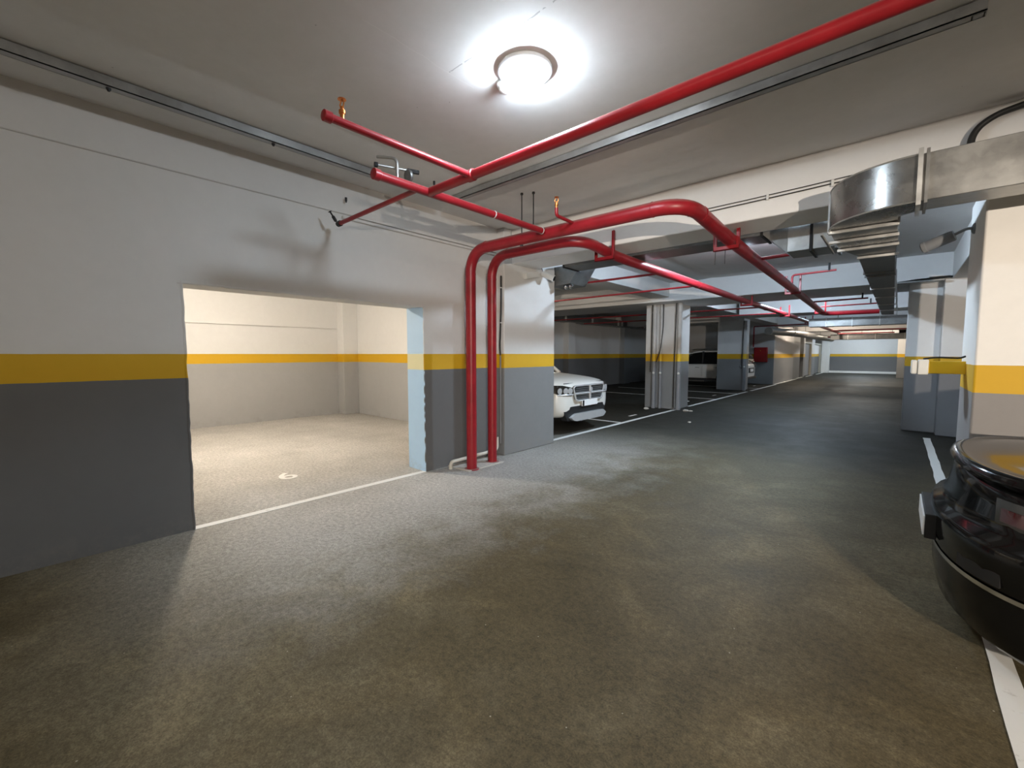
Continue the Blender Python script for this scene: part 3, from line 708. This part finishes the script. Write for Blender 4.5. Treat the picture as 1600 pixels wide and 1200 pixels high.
# ------------------------------------------------------------------ cables and small pipes
t = thing('cable', 'thick black cable looping down from the ceiling edge onto the duct', 'cable', (.3, 4.7, 3.2))
MB().tube([(2.4, 4.70, 3.26), (1.0, 4.73, 3.27), (.60, 4.74, 3.25), (.42, 4.74, 3.215), (.325, 4.74, 3.12), (.33, 4.72, 2.99), (.40, 4.60, 2.82)], .022, 12, bend=.12).build('cable_sheath', M['cable'], t)
t = thing('cable', 'thin black wires clipped along the face of the first beam', 'cable', (-1.2, 4.78, 2.93))
MB().tube([(-1.75, 4.785, 2.965), (-1.2, 4.785, 2.975), (-.7, 4.785, 2.985), (-.2, 4.785, 3.0), (1.0, 4.785, 3.02)], .005, 6).tube([(-1.75, 4.785, 3.0), (-1.2, 4.785, 3.005), (-.7, 4.785, 3.015), (-.2, 4.785, 3.03), (1.0, 4.785, 3.04)], .004, 6).build('wire_pair', M['cable'], t)
for x in (-1.0, -.5): MB().box(x - .01, x + .01, 4.775, 4.80, 2.965, 3.02).build('clip', M['plastic_white'], t)
t = thing('cable', 'black cable strapped down the wall edge beside the inner red riser', 'cable', (-4.30, 4.6, 1.5))
MB().tube([(-4.32, 4.61, 2.62), (-4.315, 4.605, 2.2), (-4.33, 4.60, 1.75), (-4.34, 4.60, 1.62), (-4.33, 4.605, 1.48)], .013, 10, bend=.1).build('cable_sheath', M['cable'], t)
for z in (2.45, 1.95): MB().lathe([(.017, -.006), (.017, .006)], (-4.318, 4.606, z), n=10).build('strap', M['plastic_white'], t)
t = thing('cable_conduit', 'slim dark conduit dropping to the floor beside the inner red riser', 'conduit', (-4.33, 4.6, 0))
MB().tube([(-4.33, 4.605, 1.47), (-4.33, 4.605, .18)], .011, 10).build('conduit', M['drain_g'], t)
t = thing('floor_pipe', 'cream plastic pipe at the foot of the two red risers', 'pipe', (-4.36, 4, .06))
MB().tube([(-4.30, 3.62, -.01), (-4.30, 3.62, .09), (-4.36, 4.56, .09), (-4.36, 4.56, .28)], .024, 12, bend=.06).build('pipe', M['plastic_cream'], t)
# plaster kerb at the riser feet
t = tag(MB().box(-4.43, -4.02, 3.68, 4.35, -.01, .012).build('mortar_patch', M['rubble'], None, bevel=.006), 'rough mortar patch at the foot of the red risers', 'mortar')

# drains on the left pillars
def drain(x, y, z1, r, label, mat, cuff=True):
    t = thing('drain_pipe', label, 'pipe', (x, y, 0), 'drain pipes on the left pillars')
    MB().tube([(x, y, 0), (x, y, 1.30)], r, 16).build('lower_pipe', M['drain_g'], t)
    MB().tube([(x, y, 1.50), (x, y, z1)], r, 16).build('upper_pipe', mat, t)
    MB().tube([(x, y, 1.30), (x, y, 1.50)], r * 1.005, 16).build('yellow_band', M['yellow'], t)
    for z in (.02, 2.6): MB().lathe([(r + .006, -.03), (r + .01, -.026), (r + .01, .026), (r + .006, .03)], (x, y, z + .03), n=16).build('socket', mat if z > 1 else M['drain_g'], t)
    MB().lathe([(.03, 0), (.032, .02), (.02, .035)], (x + .01, y - r * .8, .98), (.3, -1, 0), 12).build('valve', M['plastic_white'], t)
    return t
drain(-5.03, 11.54, 2.95, .055, 'grey drain pipe at the inner side of the middle left pillar', M['drain'])
drain(-4.86, 11.57, 2.95, .035, 'slim drain pipe between others on the middle left pillar', M['drain'])
drain(-4.36, 11.58, 2.84, .062, 'stout drain pipe on the aisle corner of the middle left pillar', M['drain'])
drain(-4.67, 19.46, 2.84, .075, 'drain pipe on the aisle corner of the third left pillar', M['drain'])
for (x, y, lab, pts) in ((-5.12, 11.5, 'black cable down the middle left pillar, inner one', [(-5.11, 11.55, 2.9), (-5.12, 11.55, 1.6), (-5.14, 11.55, 1.0)]),
                         (-4.93, 11.5, 'black cable sagging across the middle left pillar', [(-4.80, 11.56, 2.9), (-4.80, 11.55, 2.2), (-4.86, 11.54, 1.6), (-4.95, 11.5, 1.28)]),
                         (-4.44, 11.5, 'thin black cable beside the corner drain of the middle left pillar', [(-4.42, 11.50, 3.25), (-4.45, 11.51, 1.5), (-4.46, 11.52, .05)]),
                         (-4.75, 19.4, 'thin cable down the third left pillar', [(-4.72, 19.40, 2.84), (-4.77, 19.42, .9)])):
    t = thing('cable', lab, 'cable', (x, y, 1)); MB().tube(pts, .013, 8, bend=.1).build('cable_sheath', M['cable'], t)
t = thing('wall_valve', 'dark round valve on the lower face of the third left pillar', 'valve', (-4.75, 19.4, .95))
MB().lathe([(.05, 0), (.06, .03), (.03, .07)], (-4.80, 19.50, 1.0), (0, -1, 0), 14).build('valve_body', M['drain_g'], t)

# rubble at the pillar feet
def rock(x, y, r, label):
    bm = bmesh.new(); bmesh.ops.create_icosphere(bm, subdivisions=2, radius=r)
    for v in bm.verts: v.co = v.co * random.uniform(.75, 1.15); v.co.z *= .45
    me = bpy.data.meshes.new('rubble_piece'); bm.to_mesh(me); bm.free(); me.materials.append(M['rubble'])
    o = bpy.data.objects.new('rubble_piece', me); COL.objects.link(o); o.location = (x, y, r * .3); WORLD[o.name] = Vector(o.location)
    tag(o, label, 'rubble', 'rubble at the pillar feet')
rock(-4.08, 11.40, .075, 'pale chip of rubble on the aisle side of the middle left pillar')
rock(-3.98, 11.48, .05, 'smaller dark-edged rubble chip beside the middle left pillar')
rock(-5.05, 11.15, .075, 'pale rubble chip on the bay side of the middle left pillar')
rock(-3.35, 9.6, .035, 'small dark scrap lying on the lane before the middle pillar')

# hose cabinet
t = thing('hose_cabinet', 'red fire hose cabinet on the wall beyond the third left pillar', 'cabinet', (-5.1, 24.4, 1.1))
MB().box(-5.41, -4.83, 24.25, 24.46, 1.10, 1.82).build('cabinet_box', M['cab_red'], t, bevel=.008)
MB().box(-5.39, -4.85, 24.235, 24.25, 1.12, 1.80).build('door', M['cab_red'], t, bevel=.006)
MB().lathe([(.03, 0), (.03, .015), (.015, .03)], (-5.12, 24.235, 1.66), (0, -1, 0), 12).build('handle', M['brass'], t)

# far left door openings
for i, (y0, y1) in enumerate(((34.2, 37.2), (38.6, 42.3))):
    t = thing('door_%d' % (i + 1), ('pale door frame between the far left pillars', 'pale door frame beside the far end wall')[i], 'door', (-4.7, y0, 0), None, 'structure')
    MB().box(-4.75, -4.62, y0, y0 + .12, 0, 2.3).box(-4.75, -4.62, y1 - .12, y1, 0, 2.3).box(-4.75, -4.62, y0, y1, 2.2, 2.3).build('door_frame', M['timber'], t, bevel=.008)
    MB().box(-4.80, -4.75, y0 + .1, y1 - .1, 0.005, 2.2).build('door_panel', M['drain_g'] if i == 0 else M['wall'], t, bevel=.006)
    MB().tube([(-4.73, y0 + .3, 1.0), (-4.68, y0 + .3, 1.0), (-4.68, y0 + .42, 1.0)], .012, 8).build('door_handle', M['black_steel'], t)

# cables along the right pillar head
t = thing('cable_bundle', 'dark cable bundle and tray on the head of the second right pillar', 'cables', (.5, 11, 2.85))
MB().box(-.15, .55, 10.86, 10.98, 2.80, 2.83).build('tray', M['galv_dark'], t, bevel=.004)
for k in range(4):
    MB().tube([(-.30 - .03 * k, 10.88 + .02 * k, 2.74 + .02 * k), (.1, 10.9 + .02 * k, 2.85), (.6, 10.9 + .02 * k, 2.86), (2.2, 10.9 + .02 * k, 2.88)], .012, 8, bend=.1).build('cable_sheath', M['cable'], t)
MB().box(.35, .62, 10.84, 10.97, 2.875, 2.89).build('cover_strip', M['plastic_white'], t)

# ------------------------------------------------------------------ security cameras
def sec_cam(p, d, mount, label, mat='plastic_white'):
    t = thing('security_camera', label, 'camera', p)
    p = Vector(p); d = Vector(d).normalized()
    MB().lathe([(.042, -.12), (.046, -.11), (.046, .06), (.052, .066), (.052, .09), (.044, .096)], p, d, 20).build('housing', M[mat], t)
    MB().lathe([(.043, .09), (.040, .098), (.001, .099)], p, d, 20).build('lens', M['black_lens'], t)
    mnt = Vector(mount)
    MB().tube([p - d * .07, p - d * .07 + (mnt - p) * .5 + Vector((0, 0, .02)), mnt], .012, 8, bend=.02).build('arm', M[mat], t)
    nrm = (mnt - p); nrm.z = 0; nrm.normalize()
    MB().lathe([(.045, 0), (.045, .02), (.03, .03)], mnt + nrm * .012, -nrm, 18).build('mount_plate', M[mat], t)
    return t
sec_cam((-4.16, 5.54, 2.715), (.80, .25, -.38), (-4.28, 5.42, 2.75), 'white bullet camera on the corner pillar, black lens facing out')
sec_cam((.20, 5.35, 2.47), (-.85, .25, -.30), (.435, 5.40, 2.56), 'bullet camera with shade put into its grey colour, on the side of the warm-lit right pillar', 'drain_g')  # body coloured dark to stand in for the shade on it
t = thing('junction_box', 'small white box tilted on the corner pillar beside the bullet camera', 'box', (-4.28, 5.2, 2.68))
q = MB().box(-.012, .05, -.16, .16, -.045, .045); q.v = [tuple(Vector((-4.27, 5.22, 2.70)) + Matrix.Rotation(.22, 3, 'X') @ Vector(v)) for v in q.v]; q.build('cover', M['plastic_white'], t, bevel=.006)
MB().tube([(-4.262, 5.30, 2.72), (-4.262, 5.36, 2.74), (-4.262, 5.40, 2.75)], .006, 6).build('lead', M['plastic_white'], t)
t = thing('cable', 'thin cable looping from the pillar top to the bullet camera', 'cable', (-4.27, 5.3, 2.9))
MB().tube([(-4.272, 4.95, 3.05), (-4.27, 5.0, 2.90), (-4.27, 5.5, 2.87), (-4.27, 5.54, 2.76)], .008, 8, bend=.06).build('cable_sheath', M['drain_g'], t)
t = thing('twin_shiny_piece', 'pair of small shiny round pieces below the grey duct boot by the camera', 'lamp', (-4.05, 5.92, 2.58))
for dx in (0, .09): MB().lathe([(.012, -.03), (.03, .0), (.034, .02), (.02, .03)], (-4.10 + dx, 5.92, 2.585), (.6, -.5, -.2), 14).build('shiny_piece', M['chrome'], t)  # two chrome-coloured round pieces on one bracket
MB().box(-4.13, -3.97, 5.90, 5.95, 2.595, 2.615).build('bracket', M['black_steel'], t)

# yellow bar on the right pillar
t = thing('barrier_arm', 'yellow bar with a white end box sticking out of the right pillar', 'barrier', (.43, 5.45, 1.38))
MB().box(.205, .44, 5.36, 5.50, 1.325, 1.435).build('arm', M['yellow'], t, bevel=.006)
MB().box(.135, .205, 5.33, 5.53, 1.315, 1.45).build('end_box', M['plastic_white'], t, bevel=.008)
MB().box(.09, .13, 5.33, 5.53, 1.32, 1.445).build('end_cap', M['plastic_white'], t, bevel=.01)
MB().tube([(.17, 5.43, 1.455), (.25, 5.42, 1.47), (.40, 5.40, 1.462), (.435, 5.40, 1.48)], .008, 8, bend=.04).build('cable_sheath', M['cable'], t)

# ------------------------------------------------------------------ cars
def wheel(parent, x, y, r, side):
    w_ = MB().lathe([(r * .62, -.10), (r * .93, -.105), (r, -.08), (r, .08), (r * .93, .105), (r * .62, .10)], (x, y, r), (0, 1, 0), 28).build('tyre', M['tyre'], parent)
    mb = MB().lathe([(r * .64, 0), (r * .60, .02), (r * .58, .05)], (x, y + side * .06, r), (0, side, 0), 24)
    for k in range(5):
        a = k * math.tau / 5; c, s_ = math.cos(a), math.sin(a)
        mb.tube([(x, y + side * .10, r), (x + c * r * .6, y + side * .09, r + s_ * r * .6)], .028, 6)
    mb.lathe([(.06, .0), (.06, .10), (.03, .115)], (x, y, r), (0, side, 0), 12)
    mb.build('rim', M['rim'], w_)
def body_loft(st, mat, parent, name='body', sub=2):
    rings = []
    for (x, zl, w_, zb, wt, zt, cr) in st:
        half = [(0, zl), (w_ * .55, zl), (w_ - .10, zl + .01), (w_ - .015, zl + .12), (w_, zl + (zb - zl) * .5), (w_ - .01, zb - .10), (w_ - .05, zb - .01), (wt, zt), (wt * .55, zt + cr * .75), (0, zt + cr)]
        rings.append([(x, y, z) for y, z in half] + [(x, -y, z) for y, z in half[1:-1][::-1]])
    return MB().loft(rings).build(name, mat, parent, sub=sub)
def make_suv(name, label, loc, rz, mat, front=True):
    t = thing(name, label, 'car', (0, 0, 0))
    #       x     zl   w    zb    wt   zt    crown
    st = [(0.02, .40, .62, .80, .55, .86, .02), (0.0, .38, .72, .84, .66, .90, .03), (-.06, .33, .86, .88, .78, .95, .03), (-.22, .30, .94, .93, .84, .995, .03),
          (-.50, .30, .955, .97, .86, 1.03, .04), (-1.0, .30, .96, 1.00, .86, 1.07, .045), (-1.35, .30, .96, 1.03, .84, 1.10, .045), (-2.6, .30, .96, 1.05, .82, 1.10, .04), (-4.2, .32, .95, 1.07, .80, 1.12, .04),
          (-4.75, .36, .92, 1.08, .78, 1.13, .03), (-4.95, .45, .85, 1.0, .74, 1.10, .02), (-5.0, .5, .78, .95, .68, 1.02, .02)]
    body_loft(st, mat, t)
    # greenhouse
    gh = [(-1.30, .80, 1.10, .74, 1.12), (-1.60, .84, 1.10, .70, 1.34), (-2.05, .86, 1.10, .66, 1.62), (-2.5, .86, 1.11, .66, 1.70), (-4.0, .85, 1.12, .66, 1.70), (-4.6, .83, 1.13, .64, 1.63), (-4.88, .80, 1.12, .66, 1.20)]
    rings = []
    for (x, w0, z0, w1, z1) in gh:
        half = [(w0, z0 - .03), (w0 - .02, z0 + .02), (w1 + .03, z1 - .05), (w1 - .05, z1), (0, z1 + .02)]
        rings.append([(x, y, z) for y, z in half] + [(x, -y, z) for y, z in half[:-1][::-1]])
    MB().loft(rings).build('windows', M['car_glass'], t, smooth=50)
    # roof, pillars, rails
    rr = []
    for (x, w1, z1) in ((-1.98, .68, 1.60), (-2.2, .70, 1.68), (-2.6, .70, 1.73), (-4.0, .70, 1.73), (-4.65, .68, 1.66), (-4.8, .66, 1.55)):
        rr.append([(x, y, z1 + .02 - (abs(y) / w1) ** 3 * .05) for y in (-w1, -w1 * .7, 0, w1 * .7, w1)] + [(x, w1, z1 - .08), (x, 0, z1 - .05), (x, -w1, z1 - .08)])
    MB().loft(rr).build('roof', mat, t, smooth=60)
    for s_ in (-1, 1):
        MB().tube([(-1.22, s_ * .80, 1.08), (-1.62, s_ * .765, 1.36), (-2.02, s_ * .70, 1.62)], .04, 10).build('windscreen_pillar', mat, t)
        MB().tube([(-2.1, s_ * .66, 1.76), (-2.4, s_ * .64, 1.80), (-4.3, s_ * .64, 1.79), (-4.5, s_ * .64, 1.74)], .018, 8, bend=.1).build('roof_rail', M['chrome'], t)
        for x in (-2.75, -3.75):
            MB().prism([(x - .04, 1.1), (x + .04, 1.1), (x + .02, 1.68), (x - .05, 1.68)], 1, s_ * .60, s_ * .845).build('door_post', M['trim'], t)
        mm = MB().lathe([(.02, -.05), (.07, -.04), (.085, .02), (.06, .07), (.01, .08)], (-1.62, s_ * 1.04, 1.16), (1, 0, 0), 14).build('mirror', mat, t)
        for xa, xb in ((-1.55, -2.72), (-2.78, -3.8)):
            dr = MB().tube([(xa, s_ * .955, .48), (xa, s_ * .958, 1.0)], .004, 5).tube([(xb, s_ * .955, .48), (xb, s_ * .958, 1.0)], .004, 5).build('door_seam', M['trim'], t)
            MB().tube([(xb + .10, s_ * .965, .92), (xb + .14, s_ * .985, .925), (xb + .28, s_ * .985, .925), (xb + .32, s_ * .965, .92)], .013, 8).build('door_handle', M['chrome'], t)
        MB().box(-1.2, -3.7, s_ * .93, s_ * .965, .33, .42).build('sill_trim', M['trim'], t)
        for x in (-.92, -3.95):
            MB().lathe([(.43, -.02), (.43, .025), (.39, .03), (.37, .028)], (x, s_ * .945, .40), (0, s_, 0), 28).build('wheel_arch', M['trim'], t)
            wheel(t, x, s_ * .86, .38, s_)
    return t
suv = make_suv('suv', 'white SUV with chrome cross grille nosing out behind the corner pillar', None, 0, M['white_car'])
# front end of the SUV
def plate_pts(pts, x, th, mb=None):
    return (mb or MB()).prism(pts, 0, x - th, x)
g = MB()
gp = [(-.54, .87), (-.50, .91), (.50, .91), (.54, .87), (.47, .66), (.42, .63), (-.42, .63), (-.47, .66)]
def curve_x(y):
    P = [(0, .0), (.5, -.005), (.62, -.02), (.72, -.05), (.80, -.09), (.88, -.16), (.93, -.24), (1.0, -.4)]
    y = abs(y)
    for (a, b), (c, d) in zip(P, P[1:]):
        if y <= c: return b + (d - b) * (y - a) / (c - a)
    return -.4
def curved(pts_yz, off, th, n=14):
    """a panel following the nose in plan: outline (y, z) cut in columns"""
    ys = [p[0] for p in pts_yz]; y0, y1 = min(ys), max(ys); mb = MB(); rings = []
    P = pts_yz + [pts_yz[0]]
    for i in range(n + 1):
        y = y0 + (y1 - y0) * (i / n * .998 + .001); zs = []
        for (ya, za), (yb, zb) in zip(P, P[1:]):
            if (ya - y) * (yb - y) <= 0 and ya != yb: zs.append(za + (zb - za) * (y - ya) / (yb - ya))
        x = curve_x(y) + off
        rings.append([(x, y, min(zs)), (x, y, max(zs)), (x - th, y, max(zs)), (x - th, y, min(zs))])
    return mb.loft(rings)
gr = curved(gp, .055, .08).build('grille', M['trim'], suv, smooth=30)
rim = MB()
cyc = gp + [gp[0]]
rim.tube([(curve_x(y) + .062, y, z) for y, z in cyc], .017, 8)
for k in range(9):
    y0 = -.54 + 1.08 * k / 8; y1 = y0
rim.tube([(curve_x(y) + .066, y, .765) for y in (-.5, -.3, -.1, 0, .1, .3, .5)], .020, 8)
rim.tube([(curve_x(0) + .068, 0, .64), (curve_x(0) + .068, 0, .90)], .022, 8)
rim.build('chrome_cross', M['chrome_trim'], gr)
mb = MB()
for k in range(7):
    z = .665 + .033 * k
    if abs(z - .765) < .02: continue
    mb.tube([(curve_x(y) + .057, y, z) for y in (-.46, -.25, 0, .25, .46)], .006, 5)
mb.build('grille_mesh', M['galv'], gr)
MB().prism([(-.045, .86), (.045, .86), (.05, .80), (0, .745), (-.05, .80)], 0, curve_x(0) + .07, curve_x(0) + .10).build('badge', M['chrome_trim'], gr, bevel=.01)
for s_ in (-1, 1):
    hl = [(s_ * .57, .885), (s_ * .78, .93), (s_ * .90, .93), (s_ * .91, .80), (s_ * .80, .735), (s_ * .55, .73), (s_ * .50, .80)]
    h_ = curved(hl, .045, .07, 12).build('headlight', M['smoke_lens'], suv, smooth=30)
    for yy in (.62, .72, .82):
        MB().lathe([(.035, -.02), (.055, .0), (.058, .008), (.042, .012), (.022, .010)], (curve_x(s_ * yy) + .050, s_ * yy, .825), (1, s_ * .25, 0), 16).build('reflector', M['chrome_trim'], h_)
    MB().tube([(curve_x(s_ * y) + .055, s_ * y, .755) for y in (.54, .65, .78, .86)], .014, 8).build('signal_strip', M['chrome_trim'], h_)
curved([(-.74, .46), (-.60, .53), (.60, .53), (.74, .46), (.66, .27), (-.66, .27)], .030, .14, 16).build('lower_intake', M['trim'], suv, smooth=30)
curved([(-.62, .33), (-.50, .40), (.50, .40), (.62, .33), (.52, .26), (-.52, .26)], .09, .11, 16).build('skid_bar', M['chrome_trim'], suv, smooth=30, bevel=.01)
pl = MB().box(curve_x(0) + .05, curve_x(0) + .075, -.27, .27, .52, .635).build('number_plate', M['plate'], suv, bevel=.004)
MB().box(curve_x(0) + .074, curve_x(0) + .078, -.265, -.21, .525, .63).build('plate_strip', M['black_steel'], pl)
MB().tube([(-.06, y, .955 - .0 * abs(y)) for y in (-.7, -.3, 0, .3, .7)], .006, 6).build('hood_seam', M['trim'], suv)
for s_ in (-1, 1):
    MB().tube([(-1.22, s_ * .2, 1.15), (-1.35, s_ * .55, 1.19)], .012, 6).build('wiper', M['trim'], suv)
suv.location = (-4.46, 7.18, 0)

car2 = make_suv('hatchback', 'pearl white hatchback backed out beside the third left pillar, dark windows', None, 0, M['silver_car'])
car2.location = (-4.87 - 5.0 * .82, 21.5, 0); car2.rotation_euler = (0, 0, math.pi)
car2.scale = (.82, .94, .96)
MB().box(-5.035, -4.98, -.27, .27, .74, .87).build('number_plate', M['plate'], car2, bevel=.004)
MB().box(-5.03, -4.97, -.45, .45, .70, .92).build('plate_recess', M['trim'], car2, bevel=.01)
MB().box(-5.04, -4.88, -.80, .80, .42, .52).build('rear_bumper_trim', M['trim'], car2, bevel=.01)
for s_ in (-1, 1): MB().box(-4.99, -4.80, s_ * .60, s_ * .86, .92, 1.10).build('tail_lamp', M['red_lens'], car2, bevel=.02)
MB().loft([[(x, y, z) for y in (-.62, .62)] + [(x - .02, .62, z), (x - .02, -.62, z)] for x, z in ((-4.965, 1.18), (-4.80, 1.58))]).build('rear_window', M['car_glass'], car2)
for c in (car2,):
    for s_ in (-1, 1):
        curved([(s_ * .5, .82), (s_ * .85, .88), (s_ * .87, .76), (s_ * .55, .72)], .05, .07, 8).build('headlight', M['smoke_lens'], None).parent = c
    curved([(-.40, .74), (.40, .74), (.36, .56), (-.36, .56)], .05, .06, 8).build('grille', M['trim'], None).parent = c

# black car at the lower right, nose over the white line
def black_car():
    cx, cy_ = .0, 0.
    t = thing('black_car', 'glossy black car jutting out of its bay beside the warm-lit right pillar', 'car', (0, 0, 0))
    def plan(dx, w_, depth=.46, n=2.25, L_=4.3):
        pts = [(L_, -w_), (1.4, -w_)]
        m = 18
        for i in range(m + 1):
            a = -math.pi / 2 + math.pi * i / m
            sx = math.cos(a); sy = math.sin(a)
            pts.append((dx + depth - depth * abs(sx) ** (2 / n), w_ * math.copysign(abs(sy) ** (2 / n), sy)))
        pts += [(1.4, w_), (L_, w_)]
        return pts
    lv = [(.13, .16, .82), (.125, .08, .855), (.16, .045, .87), (.27, .025, .88), (.40, .02, .885), (.405, .035, .875), (.43, .035, .875), (.435, .015, .89), (.52, .0, .90), (.60, .0, .905), (.64, .015, .90), (.655, .05, .885), (.72, .075, .88), (.78, .085, .875), (.84, .10, .86), (.875, .13, .83), (.89, .16, .80)]
    rings = [[(x, y, z) for x, y in plan(dx, w_)] for z, dx, w_ in lv]
    MB().loft(rings, True, True).build('body', M['black_car'], t, smooth=50)
    # deck lid with a raised rim
    lid = []
    for z, dx, w_ in ((.875, .10, .80), (.90, .075, .815), (.925, .085, .81), (.94, .11, .79), (.938, .13, .775), (.932, .145, .76), (.945, .22, .70), (.965, .4, .62)):
        lid.append([(x, y, z + (.03 if x > 1.0 and z > .9 else 0)) for x, y in plan(dx, w_, .42, 2.4, 1.5)])
    MB().loft(lid, True, True).build('deck_lid', M['black_car'], t, smooth=50)
    # cabin
    cab = []
    for (x, w0, z0, w1, z1) in ((1.35, .74, .95, .66, .97), (1.9, .78, .95, .60, 1.30), (2.3, .80, .95, .58, 1.38), (3.2, .80, .95, .58, 1.38), (4.2, .74, .92, .62, .98)):
        half = [(w0, z0 - .04), (w0 - .02, z0), (w1, z1 - .03), (w1 - .08, z1), (0, z1 + .01)]
        cab.append([(x, y, z) for y, z in half] + [(x, -y, z) for y, z in half[:-1][::-1]])
    MB().loft(cab).build('cabin_glass', M['car_glass'], t, smooth=50)
    rf = [[(x, y, z - .03 * (abs(y) / .6) ** 2) for y in (-.6, -.3, 0, .3, .6)] + [(x, .58, z - .06), (x, -.58, z - .06)] for x, z in ((1.95, 1.34), (2.3, 1.41), (3.2, 1.41), (3.5, 1.34))]
    MB().loft(rf).build('roof', M['black_car'], t, smooth=50)
    # lamps at both corners
    def strip(z0, z1, a0, a1, off, dx, w_, th=.05, m=10):
        rings = []
        for i in range(m + 1):
            a = a0 + (a1 - a0) * i / m; n = 2.25; depth = .46
            sx = math.cos(a); sy = math.sin(a)
            x = dx + depth - depth * abs(sx) ** (2 / n); y = w_ * math.copysign(abs(sy) ** (2 / n), sy)
            ox, oy = -math.cos(a) * off, math.sin(a) * off
            rings.append([(x + ox, y + oy, z0), (x + ox * .8, y + oy * .8, z1), (x + math.cos(a) * th, y - math.sin(a) * th, z1), (x + math.cos(a) * th, y - math.sin(a) * th, z0)])
        return MB().loft(rings)
    for s_ in (-1, 1):
        lp = strip(.69, .83, s_ * .75, s_ * 1.38, .012, .085, .875).build('corner_lamp', M['smoke_lens'], t, smooth=40)
        strip(.73, .79, s_ * .80, s_ * 1.15, .018, .085, .875, .02).build('lamp_insert', M['chrome'] if s_ > 0 else M['red_lens'], lp, smooth=40)
        strip(.45, .58, s_ * .62, s_ * 1.0, .006, .008, .895).build('bumper_recess', M['trim'], t, smooth=40)
        for x in (1.0, 3.5): wheel(t, x, s_ * .80, .32, s_)
    strip(.405, .425, -1.2, 1.2, .002, .015, .89, .02, 28).build('bumper_crease', M['chrome'], t, smooth=40)
    p_ = MB().box(-.03, .02, -.27, .27, .455, .595).build('plate_holder', M['trim'], t, bevel=.004)
    MB().box(-.038, -.029, -.26, .26, .47, .58).build('number_plate', M['plate'], p_, bevel=.002)
    return t
bc = black_car()
bc.location = (.185, 3.62, 0)

# small wall marks: anchors left on the ledge and ceiling
for i, (x, y, z, lab) in enumerate(((-4.36, 2.30, 3.12, 'small black anchor stub high on the wall ledge'), (-3.70, 2.93, 3.30, 'black anchor stub in the ceiling between the red pipes'), (-3.95, 4.2, 3.30, 'black anchor stub in the ceiling corner over the risers'))):
    o = MB().lathe([(.012, 0), (.012, -.03), (.006, -.05)], (x, y, z), n=8).build('anchor_stub', M['black_steel'])
    tag(o, lab, 'anchor')
